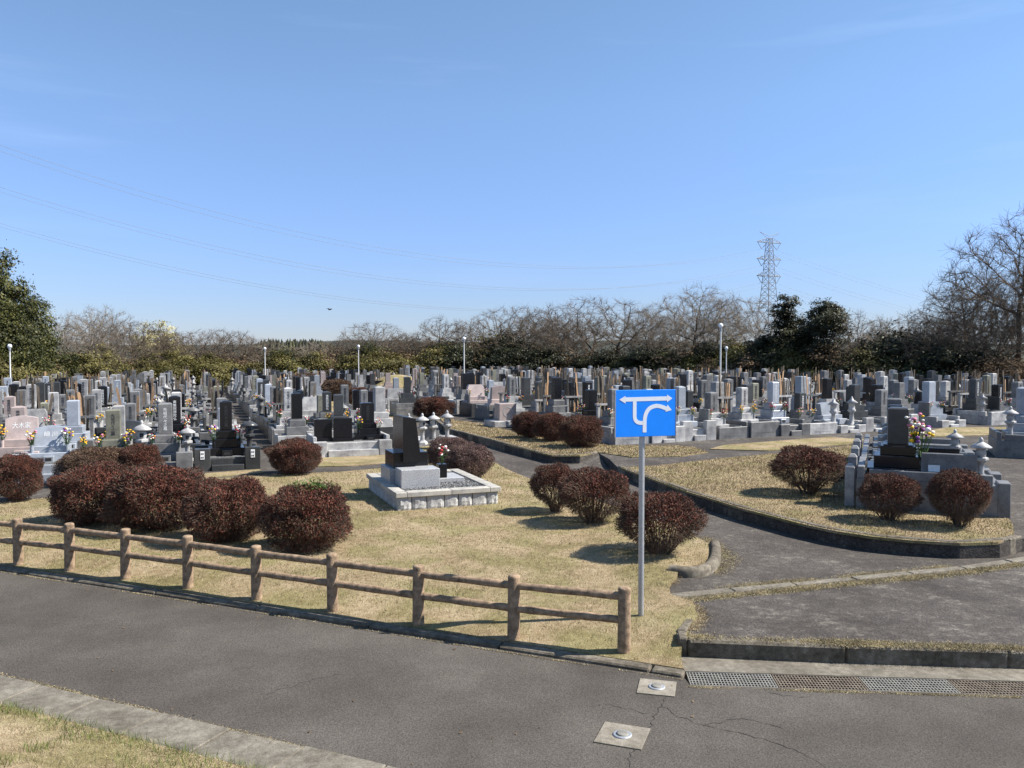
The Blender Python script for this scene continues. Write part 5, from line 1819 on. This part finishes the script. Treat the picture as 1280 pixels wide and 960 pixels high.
def put_tree(name, meshes, x, Y, s, rz, label, cat='tree', group=None, sxy=None):
    z0 = wood_z(x, Y) - 0.02
    root = empty(name, (x, Y, z0), rz, (sxy or s, sxy or s, s))
    link('trunk', meshes[0], root); link('crown', meshes[1], root)
    return tag(root, label, cat, group)


BARE = [lambda m='twig': bare_tree_meshes('tall', m, 101, 8.0, 6.6, 2.6, 800, 1, 0.34), lambda m='twig': bare_tree_meshes('dome', m, 202, 8.0, 8.6, 2.0, 900, 1, 0.36, 0.9),
        lambda m='twig': bare_tree_meshes('upright', m, 303, 8.0, 4.6, 2.2, 600, 1, 0.34), lambda m='twig': bare_tree_meshes('thicket', m, 404, 6.0, 6.6, 0.8, 750, 5, 0.32)]


def bare_at(px, ytop, extra, k, label, mat='twig', rz=0.0, wide=1.0, name='bare_tree', group='leafless trees behind the graves'):
    Y = tree_line(px) + extra
    x = (px - 640) / F * Y
    h = D(px, ytop, Y).z - wood_z(x, Y)
    ref = 6.0 if k == 3 else 8.0
    return put_tree(name, BARE[k](mat), x, Y, h / ref, rz, label, 'tree', group, h / ref * wide)


bare = [(88, 396, 6, 3, 'pale_twig', 1.2, 'pale leafless tree just right of the big evergreen at the left'), (112, 388, 9, 0, 'pale_twig', 1.0, 'tall thin leafless tree right of the left evergreen'),
        (140, 385, 8, 2, 'pale_twig', 1.0, 'leafless tree with upright twigs between evergreen and blossom tree'), (172, 402, 5, 3, 'twig', 1.4, 'rounded brown leafless tree left of the blossom tree'),
        (222, 415, 8, 1, 'twig', 1.3, 'low brown leafless tree right of the blossom tree'), (262, 410, 6, 1, 'twig', 1.5, 'broad leafless tree left of the distant conifer wood'),
        (300, 414, 7, 3, 'twig', 1.4, 'low leafless thicket tree left of the second lamp'), (345, 428, 5, 3, 'pale_twig', 1.5, 'low pinkish leafless thicket below the distant conifer wood'),
        (392, 427, 6, 3, 'pale_twig', 1.6, 'low leafless thicket right of the distant conifer wood'), (440, 418, 7, 3, 'twig', 1.3, 'low leafless tree behind the lamp left of the mound'),
        (468, 402, 6, 1, 'twig', 1.25, 'rounded leafless tree above the straw-coloured mound'), (505, 420, 8, 3, 'twig', 1.4, 'low leafless tree right of the rounded one above the mound'),
        (553, 407, 6, 0, 'twig', 1.2, 'leafless tree left of the centre lamp'), (590, 405, 8, 2, 'pale_twig', 1.2, 'leafless tree right of the centre lamp'),
        (640, 389, 5, 1, 'twig', 1.2, 'broad leafless tree in the centre of the skyline'), (690, 393, 8, 0, 'twig', 1.2, 'leafless tree left of the dome-shaped one'),
        (752, 380, 4, 1, 'twig', 1.55, 'dome-shaped dark leafless tree above the sign'), (806, 392, 7, 2, 'pale_twig', 1.2, 'leafless tree between the dome-shaped and the pale tall one'),
        (868, 370, 4, 0, 'pale_twig', 1.25, 'tall pale leafless tree left of the tallest lamp'), (898, 380, 8, 2, 'pale_twig', 1.2, 'pale leafless tree behind the tallest lamp'),
        (936, 378, 6, 1, 'pale_twig', 1.2, 'pale leafless tree in front of the pylon foot'), (1075, 394, 4, 0, 'pale_twig', 1.0, 'leafless tree with thick light limbs right of the evergreens'),
        (1105, 410, 6, 3, 'twig', 1.3, 'low leafless tree right of the thick-limbed one'), (1145, 388, 5, 3, 'pale_twig', 1.3, 'spreading pale leafless tree left of the tall right-hand trees'),
        (1185, 395, 3, 1, 'twig', 1.3, 'brown leafless tree before the tall right-hand trees'), (1208, 346, 6, 0, 'twig', 1.0, 'tall dark leafless tree second from the right edge'),
        (1240, 378, 3, 1, 'twig', 1.0, 'leaning leafless tree between the two tallest at the right'), (1272, 274, 4, 0, 'twig', 1.05, 'tallest leafless tree at the right edge of the photo'),
        (1310, 300, 6, 2, 'twig', 1.0, 'tall leafless tree cut by the right edge of the photo')]
bare += [(520, 416, 11, 3, 'twig', 1.4, 'far leafless thicket between the mound and the centre lamp'), (665, 404, 11, 3, 'pale_twig', 1.2, 'far leafless thicket right of the centre skyline tree'),
         (722, 404, 10, 3, 'twig', 1.2, 'far leafless thicket left of the dome-shaped tree'), (1125, 408, 9, 1, 'pale_twig', 1.2, 'far leafless tree behind the spreading pale one')]
bare += [(1250, 350, 9, 3, 'twig', 1.0, 'far leafless thicket behind the tallest right-hand tree'), (840, 392, 10, 3, 'pale_twig', 1.2, 'far leafless thicket left of the tall pale tree')]
for i, (px, yt, ex, k, mt, wd, lb) in enumerate(bare):
    if 540 < px < 960: yt -= 8
    bare_at(px, yt, ex, k, lb, mt, i * 1.37, wd)

# evergreens
ev_round = lambda: leafy_meshes('round', [((0, 0, 5.2), (2.6, 2.6, 3.0)), ((1.2, .5, 3.4), (2.4, 2.2, 2.3)), ((-1.3, -.4, 3.6), (2.3, 2.2, 2.4)), ((0, .3, 7.0), (1.6, 1.6, 1.7))], 480, 80, 0.10, 'leaf_green', 5, 6.5)
ev_dark = lambda: leafy_meshes('darkround', [((0, 0, 5.0), (1.9, 1.9, 2.6)), ((0.9, .3, 6.8), (1.7, 1.6, 1.2)), ((-0.9, -.2, 6.6), (1.4, 1.5, 1.2)), ((.2, .2, 2.8), (1.9, 1.9, 1.8)), ((-.3, 0, 7.7), (1.1, 1.1, .8))], 270, 95, 0.088, 'leaf_dark', 6, 6.8, 0.45)
ev_cone = lambda: leafy_meshes('cone', [((0.15, 0, 8.1), (.55, .55, .9)), ((-.35, 0, 7.1), (.9, .9, .8)), ((.5, .2, 6.2), (1.15, 1.1, .8)), ((-.4, .1, 5.1), (1.5, 1.4, .9)), ((.3, -.1, 4.0), (1.8, 1.7, .9)), ((-.4, .1, 2.8), (2.0, 1.9, 1.0)), ((.2, 0, 1.6), (2.1, 2.0, 1.0))], 270, 95, 0.088, 'leaf_dark', 7, 8.4, 0.43)


def leafy_at(px, ytop, extra, fn, ref, label, rz, wide, name='evergreen_tree', group='evergreen trees', cat='tree'):
    Y = tree_line(px) + extra
    x = (px - 640) / F * Y
    h = D(px, ytop, Y).z - wood_z(x, Y)
    return put_tree(name, fn(), x, Y, h / ref, rz, label, cat, group, h / ref * wide)


leafy_at(-12, 300, 6, ev_round, 8.9, 'tallest broad evergreen tree cut by the left edge of the photo', 0.3, 0.75)
leafy_at(27, 356, 4, ev_round, 8.9, 'big rounded evergreen tree at the left, behind the lamp', 2.0, 0.95)
leafy_at(0, 372, 3, ev_round, 8.9, 'lower evergreen tree at the left edge, in front of the tallest', 4.0, 1.0)
leafy_at(983, 361, 3, ev_cone, 9.1, 'dark pointed evergreen tree right of the pylon', 0.5, 1.22)
leafy_at(1033, 373, 3, ev_dark, 8.6, 'dark flat-topped evergreen tree right of the pointed one', 1.0, 1.15)
leafy_at(1008, 402, 4, ev_dark, 8.6, 'dark low evergreen tree between the pointed and flat-topped ones', 2.7, 1.1)
leafy_at(955, 418, 2, ev_dark, 8.6, 'dark low evergreen tree at the left foot of the pointed one', 3.3, 1.3)

# undergrowth along the wood's edge
sh_olive = lambda: leafy_meshes('sh_olive', [((0, 0, 1.3), (1.7, 1.3, 1.2)), ((1.1, 0, .9), (1.3, 1.2, 1.0)), ((-1.1, .1, 1.0), (1.3, 1.2, 1.0)), ((.3, .1, 2.1), (1.0, 1.0, .8))], 150, 85, 0.075, 'leaf_olive', 15, 2.0, 0.45)
sh_green = lambda: leafy_meshes('sh_green', [((0, 0, 1.3), (1.6, 1.3, 1.2)), ((1.0, 0, 1.0), (1.3, 1.2, 1.0)), ((-1.0, .1, 1.0), (1.2, 1.2, 1.0)), ((-.3, .1, 2.1), (1.1, 1.0, .8))], 150, 85, 0.075, 'leaf_green', 16, 2.0, 0.45)
sh_dark = lambda: leafy_meshes('sh_dark', [((0, 0, 1.4), (1.8, 1.4, 1.4)), ((1.2, 0, 1.0), (1.4, 1.2, 1.1)), ((-1.2, .1, 1.1), (1.3, 1.2, 1.1)), ((.2, .1, 2.3), (1.2, 1.0, .8))], 150, 85, 0.08, 'leaf_dark', 17, 2.2, 0.5)
sh_dry = lambda: leafy_meshes('sh_dry', [((0, 0, 1.3), (1.7, 1.3, 1.2)), ((1.1, 0, .9), (1.3, 1.2, 1.0)), ((-1.0, .1, 1.3), (1.1, 1.2, 1.1))], 90, 60, 0.07, 'leaf_dry', 18, 2.0, 0.5)
SHW = {'o': (sh_olive, 'olive'), 'g': (sh_green, 'green'), 'd': (sh_dark, 'dark'), 'y': (sh_dry, 'dry brown')}
shr = []
rgu = random.Random(31)
for px in range(-30, 560, 26): shr.append((px + rgu.uniform(-5, 5), rgu.uniform(436, 452), rgu.uniform(0.3, 1.6), rgu.choice('oooooogy')))
for px in range(-20, 560, 34): shr.append((px + rgu.uniform(-6, 6), rgu.uniform(425, 440), rgu.uniform(2.8, 4.5), rgu.choice('yyyyog')))
for px in range(540, 960, 27): shr.append((px + rgu.uniform(-5, 5), rgu.uniform(430, 446), rgu.uniform(0.4, 2.0), rgu.choice('dddygo')))
for px in range(560, 960, 40): shr.append((px + rgu.uniform(-6, 6), rgu.uniform(415, 430), rgu.uniform(3, 5), rgu.choice('yyydo')))
for px in range(945, 1320, 27): shr.append((px + rgu.uniform(-5, 5), rgu.uniform(430, 446), rgu.uniform(0.4, 2.0), rgu.choice('doogd') if px < 1180 else rgu.choice('ddygy')))
for px in range(1060, 1320, 36): shr.append((px + rgu.uniform(-6, 6), rgu.uniform(412, 430), rgu.uniform(2.5, 4), rgu.choice('ydyy')))
shr.sort()
cnt = {}
for i, (px, yt, ex, k) in enumerate(shr):
    fn, w = SHW[k]
    cnt[w] = cnt.get(w, 0) + 1
    fb = 'front' if ex < 2.3 else 'back'
    leafy_at(px, yt, ex, fn, 3.0, f'{w} thicket shrub behind the graves, {ordw(cnt[w])} {w} one from the left', rgu.uniform(0, 6.28), rgu.uniform(0.95, 1.35), 'thicket_shrub', 'shrubs along the edge of the wood', 'shrub')

# blossom tree peeping over the wood at the left
bl = leafy_meshes('blossom', [((0, 0, 4.4), (2.2, 2.0, 1.3)), ((1.2, 0, 3.4), (1.8, 1.6, 1.2)), ((-1.2, 0, 3.6), (1.6, 1.6, 1.2))], 90, 60, 0.10, 'blossom', 19, 4.5, 0.5)
Yb = 101
xb = (196 - 640) / F * Yb
put_tree('blossom_tree', bl, xb, Yb, (D(196, 403, Yb).z - 0.05) / 5.7, 0.6, 'pale yellow blossoming tree showing above the wood at the left', 'tree')

# far conifer wood: reads as one dark mass
rgc = np.random.default_rng(8)
segsC = []
for k in range(420):
    x = rgc.uniform(-150, -30); Y = 330 + rgc.uniform(0, 45)
    px = 640 + x / Y * F
    if not (290 < px < 560): continue
    edge = sstep(285, 335, px) * (1 - 0.45 * sstep(395, 440, px)) * (1 - 0.6 * sstep(470, 545, px))
    h = (H + (441 - 423) / F * Y) * edge * rgc.uniform(0.82, 1.03)
    if h > 1.5:
        for a, b, r in ((0.0, 0.55, 2.2), (0.3, 0.8, 1.7), (0.6, 1.0, 1.1)):
            segsC.append((x, Y, h * a, x, Y, h * b, r, 0.05))
o = link('conifer_wood', tubes_mesh('conifer_wood', np.array(segsC), M['leaf_dark'], 7))
tag(o, 'dark wood of conifers far away on the horizon', 'wood', kind='stuff')

# ------------------------------------------------------------------ pylon and wires
YP = 260.0
pb = D(960, 441, YP)
pyl = empty('power_pylon', (pb.x, YP, -0.7), R(26))
tag(pyl, 'tall steel lattice pylon with three pairs of arms on the horizon', 'pylon')
zz = lambda y: D(960, y, YP).z + 0.7
HT = zz(296)


def half(z):       # half width of the tower at height z
    zs = [0, zz(385), zz(350), zz(298)]
    ws = [3.6, 2.0, 1.35, 0.65]
    return float(np.interp(z, zs, ws))


lv = list(np.linspace(0, zz(385), 5)) + [zz(y) for y in (377, 369, 361, 353, 345, 337, 329, 321, 313, 305, 298)]
seg = []
cs = [(-1, -1), (1, -1), (1, 1), (-1, 1)]
for a, b in zip(lv[:-1], lv[1:]):
    ha, hb = half(a), half(b)
    for k in range(4):
        x0, y0 = cs[k]; x1, y1 = cs[(k + 1) % 4]
        seg.append((x0 * ha, y0 * ha, a, x1 * hb, y1 * hb, b, 0.055, 0.055)); seg.append((x1 * ha, y1 * ha, a, x0 * hb, y0 * hb, b, 0.055, 0.055))
        seg.append((x0 * hb, y0 * hb, b, x1 * hb, y1 * hb, b, 0.05, 0.05))
link('bracing', tubes_mesh('bracing', np.array(seg), M['pylon'], 4), pyl)
for k in range(4):
    seg = []
    for a, b in zip(lv[:-1], lv[1:]):
        seg.append((cs[k][0] * half(a), cs[k][1] * half(a), a, cs[k][0] * half(b), cs[k][1] * half(b), b, 0.10, 0.10))
    link('leg', tubes_mesh('leg', np.array(seg), M['pylon'], 5), pyl)
ARM = 5.0
arm_z = [zz(303), zz(324), zz(345)]
for s_ in (-1, 1):
    for az in arm_z:
        h_ = half(az)
        seg = []
        for yy in (-1, 1):
            seg.append((s_ * h_, yy * h_, az + 1.3, s_ * ARM, 0, az, 0.075, 0.075)); seg.append((s_ * h_, yy * h_, az - 0.1, s_ * ARM, 0, az, 0.09, 0.09))
            for t in (0.35, 0.7):
                seg.append((s_ * (h_ + (ARM - h_) * t), yy * h_ * (1 - t), az + 0.9 * (1 - t), s_ * (h_ + (ARM - h_) * (t - .3)), yy * h_ * (1.3 - t), az - 0.05, 0.06, 0.06))
        link('arm', tubes_mesh('arm', np.array(seg), M['pylon'], 4), pyl)
        seg = [(s_ * ARM * 0.95, 0, az, s_ * ARM * 0.62, 0, az - 2.2, 0.09, 0.09), (s_ * h_ * 1.2, 0, az - 0.1, s_ * ARM * 0.62, 0, az - 2.2, 0.09, 0.09)]
        link('insulator', tubes_mesh('insulator', np.array(seg), M['pylon'], 5), pyl)
    seg = [(0, 0, HT + 0.2, s_ * 4.0, 0, HT + 1.4, 0.09, 0.07), (0, 0, HT - 0.9, s_ * 4.0, 0, HT + 1.4, 0.08, 0.07)]
    link('peak_arm', tubes_mesh('peak_arm', np.array(seg), M['pylon'], 4), pyl)

wire_c = ((zz(303) - 2.9, -57.7, 90.8), (zz(324) - 2.9, -60.0, 88.5), (zz(345) - 2.9, -61.0, 86.5))
ca, sa = math.cos(R(26)), math.sin(R(26))
words = ('upper', 'middle', 'lower')
for i, (z0, b, c_) in enumerate(wire_c):
    for s_ in (-1, 1):
        ox, oy = s_ * ARM * 0.62 * ca, s_ * ARM * 0.62 * sa
        # span to the left: passes over the valley towards the viewer's left
        pts = []
        for k in range(61):
            t = k / 60
            pts.append((pb.x + (-240) * t - sa * s_ * 3.1 * min(1, t * 6) * 0 + ox + (0.447 * 3.2 * s_ - ox) * min(1, t * 3), YP - 120 * t + oy + (-0.894 * 3.2 * s_ - oy) * min(1, t * 3), z0 + b * t + c_ * t * t))
        seg = [(*p, *q, 0.029, 0.029) for p, q in zip(pts[:-1], pts[1:])]
        o = link('power_wire', tubes_mesh('power_wire', np.array(seg), M['wire'], 4))
        tag(o, f"{words[i]} {'near' if s_ > 0 else 'far'} power wire sweeping left from the pylon across the sky", 'wire', 'power wires')
        pts = []
        for k in range(31):
            s2 = 150 * k / 30
            pts.append((pb.x + ox + 0.894 * s2, YP + oy + 0.447 * s2, z0 - 0.225 * s2 + 0.00055 * s2 * s2))
        seg = [(*p, *q, 0.029, 0.029) for p, q in zip(pts[:-1], pts[1:])]
        o = link('power_wire', tubes_mesh('power_wire', np.array(seg), M['wire'], 4))
        tag(o, f"{words[i]} {'near' if s_ > 0 else 'far'} power wire falling right from the pylon behind the trees", 'wire', 'power wires')

# bird in flight
bp = D(412, 387, 70)
m = MB()
m.lathe([(0.005, -0.20), (0.045, -0.05), (0.05, 0.05), (0.03, 0.15), (0.004, 0.22)], 8)
bd = empty('bird', bp, R(60)); tag(bd, 'small dark bird flying in the sky left of centre', 'bird')
b_o = link('body', m.mesh('body', M['bird']), bd, None, (R(90), 0, 0))
for s_ in (-1, 1):
    m = MB()
    wg = [(0, -.07, 0), (s_ * .18, -.09, .09), (s_ * .36, .05, 0.02), (s_ * .2, .06, .09), (0, .07, 0)]
    m.add([(x, y, z) for x, y, z in wg] + [(x, y, z + .012) for x, y, z in wg], [(0, 1, 2, 3, 4), (9, 8, 7, 6, 5)] + [(k, (k + 1) % 5, 5 + (k + 1) % 5, 5 + k) for k in range(5)])
    link('wing', m.mesh('wing', M['bird']), bd)


# ------------------------------------------------------------------ grass
def blades(name, poly, n, zf, mat, hmin, hmax, wd, seed, label, ref=None, keep=None, flat=0.9):
    rng = np.random.default_rng(seed)
    pts = np.array([(p[0], p[1]) for p in poly])
    lo, hi = pts.min(0), pts.max(0)
    hi[1] = min(hi[1], 60)
    x = rng.uniform(lo[0], hi[0], n * 3); y = rng.uniform(lo[1], hi[1], n * 3)
    ok = inside([tuple(p) for p in pts], x, y) & (np.abs(x) < 0.68 * y + 1.5)
    if ref: ok &= rng.random(n * 3) < np.clip((ref / np.maximum(y, 1)) ** 1.6, 0.02, 1)
    if keep is not None: ok &= keep(x, y, rng)
    x, y = x[ok][:n], y[ok][:n]
    N = len(x)
    z = np.array([zf(a, b) for a, b in zip(x, y)]) - 0.004
    a = rng.uniform(0, 6.283, N); ln = rng.uniform(0.2, flat, N) * rng.choice([-1, 1], N)
    sc_d = np.clip(y / 14.0, 0.75, 2.2)
    h = rng.uniform(hmin, hmax, N) * np.clip(sc_d, 1, 1.5); w = wd * sc_d
    la = rng.uniform(0, 6.283, N)
    p0 = np.stack([x - np.cos(a) * w, y - np.sin(a) * w, z], 1); p1 = np.stack([x + np.cos(a) * w, y + np.sin(a) * w, z], 1)
    p2 = np.stack([x + np.cos(la) * h * ln, y + np.sin(la) * h * ln, z + h * np.sqrt(np.clip(1 - ln * ln * 0.8, 0.1, 1))], 1)
    V = np.stack([p0, p1, p2], 1).reshape(-1, 3)
    o = link(name, np_mesh(name, V, 3, M[mat]))
    return tag(o, label, 'grass', kind='stuff')


lp = [tuple(p) for p in lawn_poly]
blades('dry_grass', lp, 190000, lawn_z, 'blade', 0.02, 0.05, 0.005, 1, 'dry straw-coloured grass of the lawn behind the fence', 13)


def near_fence(x, y, rng):
    s = (x - K0.x) * NR.x + (y - K0.y) * NR.y - 0.17
    pn = np.array([mnoise.noise((a * 0.9, b * 0.9, 9)) for a, b in zip(x, y)])
    return rng.random(len(x)) < np.clip(1.15 - s / 3.0 + pn * 1.2, 0.03, 1)


blades('green_grass', lp, 42000, lawn_z, 'green_blade', 0.03, 0.065, 0.005, 2, 'greener tufts of grass along the fence', 13, near_fence)
blades('dry_grass', [tuple(p) for p in lawn_c], 60000, lambda x, y: TERZ + 0.03, 'blade', 0.02, 0.05, 0.006, 3, 'dry straw-coloured grass of the right lawn', 17)
blades('dry_grass', [tuple(p) for p in lawn_b], 26000, lambda x, y: TERZ + 0.03, 'blade', 0.02, 0.05, 0.008, 4, 'dry straw-coloured grass of the raised strip beyond the inner road', 30)
ebv = [tuple(p) for p in eb]
blades('dry_grass', [tuple(NEAR(-14) - NR * 0.54), tuple(NEAR(10) - NR * 0.54), tuple(NEAR(10) - NR * 4), tuple(NEAR(-14) - NR * 4)], 70000, bank_z, 'blade', 0.03, 0.07, 0.004, 5, 'pale dry grass of the bank in the bottom left corner')


def bank_green(x, y, rng):
    s = -((x - NEAR0.x) * NR.x + (y - NEAR0.y) * NR.y + 0.56)
    pn = np.array([mnoise.noise((a * 1.7, b * 1.7, 3)) for a, b in zip(x, y)])
    return ((s < 0.20 + pn * 0.2) | (pn > 0.22)) & (rng.random(len(x)) < 0.9)


blades('green_grass', [tuple(NEAR(-3) - NR * 0.52), tuple(NEAR(7) - NR * 0.52), tuple(NEAR(7) - NR * 2.4), tuple(NEAR(-3) - NR * 2.4)], 26000, bank_z, 'fresh_blade', 0.05, 0.12, 0.004, 6, 'green grass tufts along the concrete slabs, bottom left', None, bank_green, 0.6)


def fringe(pxs, z, width, n, hmin, hmax, seed, label, mat='moss'):
    """dry moss and grass along an edge, patchy"""
    rng = np.random.default_rng(seed)
    pts = along([P(a, b, z).xy for a, b in pxs], 0.05)
    k = rng.integers(0, len(pts), n)
    q = np.array([tuple(pts[i]) for i in k])
    den = np.array([mnoise.noise((a * 1.3, b * 1.3, seed)) for a, b in q])
    ok = rng.random(n) < np.clip(0.6 + den * 1.1, 0.05, 1)
    q = q[ok]; N = len(q)
    q = q + rng.normal(0, width, (N, 2))
    a = rng.uniform(0, 6.28, N); la = rng.uniform(0, 6.28, N); h = rng.uniform(hmin, hmax, N)
    w = 0.006
    zz_ = np.full(N, z + 0.0)
    p0 = np.stack([q[:, 0] - np.cos(a) * w, q[:, 1] - np.sin(a) * w, zz_], 1); p1 = np.stack([q[:, 0] + np.cos(a) * w, q[:, 1] + np.sin(a) * w, zz_], 1)
    p2 = np.stack([q[:, 0] + np.cos(la) * h, q[:, 1] + np.sin(la) * h, zz_ + h * rng.uniform(0.2, 0.9, N)], 1)
    o = link('edge_moss', np_mesh('edge_moss', np.stack([p0, p1, p2], 1).reshape(-1, 3), 3, M[mat]))
    return tag(o, label, 'moss', kind='stuff')


fringe([(862, 795), (950, 799), (1130, 806), (1280, 810)], PLATZ + 0.012, 0.06, 40000, 0.008, 0.025, 1, 'dry moss along the top of the step kerb')
fringe([(840, 752), (1010, 735), (1110, 725), (1190, 718), (1280, 705)], PLATZ + 0.002, 0.065, 32000, 0.01, 0.035, 2, 'dry moss along the near side of the flush concrete strip')
fringe([(900, 736), (1010, 726), (1110, 717), (1190, 709)], PLATZ + 0.0, 0.08, 22000, 0.01, 0.03, 3, 'dry moss along the far side of the flush concrete strip')
fringe([(866, 786), (878, 772), (874, 760), (838, 744)], PLATZ + 0.004, 0.055, 8000, 0.008, 0.024, 4, 'dry grass creeping over the left end of the pavement', 'blade')
fringe([(836, 728), (842, 718), (850, 714)], 0.02, 0.08, 4500, 0.012, 0.03, 11, 'dry grass at the end of the curved kerb', 'blade')
fringe([(895, 716), (915, 700), (900, 688), (880, 672)], 0.004, 0.10, 7000, 0.01, 0.03, 5, 'dry grass clippings beside the curved kerb')
fringe([(0, 714.5), (420, 781.5), (700, 826), (856, 850)], ROADZ + 0.004, 0.012, 5000, 0.008, 0.02, 6, 'moss in the joint between front road and lawn kerb')
fringe([(0, 843), (200, 891), (470, 957)], ROADZ + 0.004, 0.02, 6000, 0.006, 0.016, 7, 'moss between the front road and the concrete slabs')
fringe([(862, 858.5), (1000, 863), (1130, 867), (1280, 871.5)], ROADZ + 0.003, 0.02, 5000, 0.006, 0.014, 8, 'moss on the road in front of the drain grates')

# fallen leaves and grit on road and lawn
rngl = np.random.default_rng(44)
N = 2600
lx = rngl.uniform(-12, 9, N); ly = rngl.uniform(7, 22, N)
dd_ = (lx - K0.x) * NR.x + (ly - K0.y) * NR.y
prob = np.where((dd_ < 0) & (dd_ > -3.3), np.where((dd_ > -0.35) | (dd_ < -3.0), 0.9, 0.12), np.where(dd_ > 0.2, 0.8, 0.0))
lawn_in = inside([tuple(p) for p in lawn_poly], lx, ly)
ok = (rngl.random(N) < prob) & (lawn_in | ((dd_ < 0) & (lx < 2.0)))
lx, ly = lx[ok], ly[ok]
lz = np.array([lawn_z(a, b) + 0.03 if i_ else ROADZ + 0.012 for a, b, i_ in zip(lx, ly, lawn_in[ok])])
cc = np.stack([lx, ly, lz], 1)
o = link('fallen_leaves', leaves_mesh('fallen_leaves', cc, np.tile(np.array([[0, 0, 1.0]]), (len(cc), 1)), 0.02, M['leaf_dry'], rngl, 0.5, None, 0.25))
tag(o, 'small fallen leaves scattered on the lawn and road edge', 'leaves', kind='stuff')
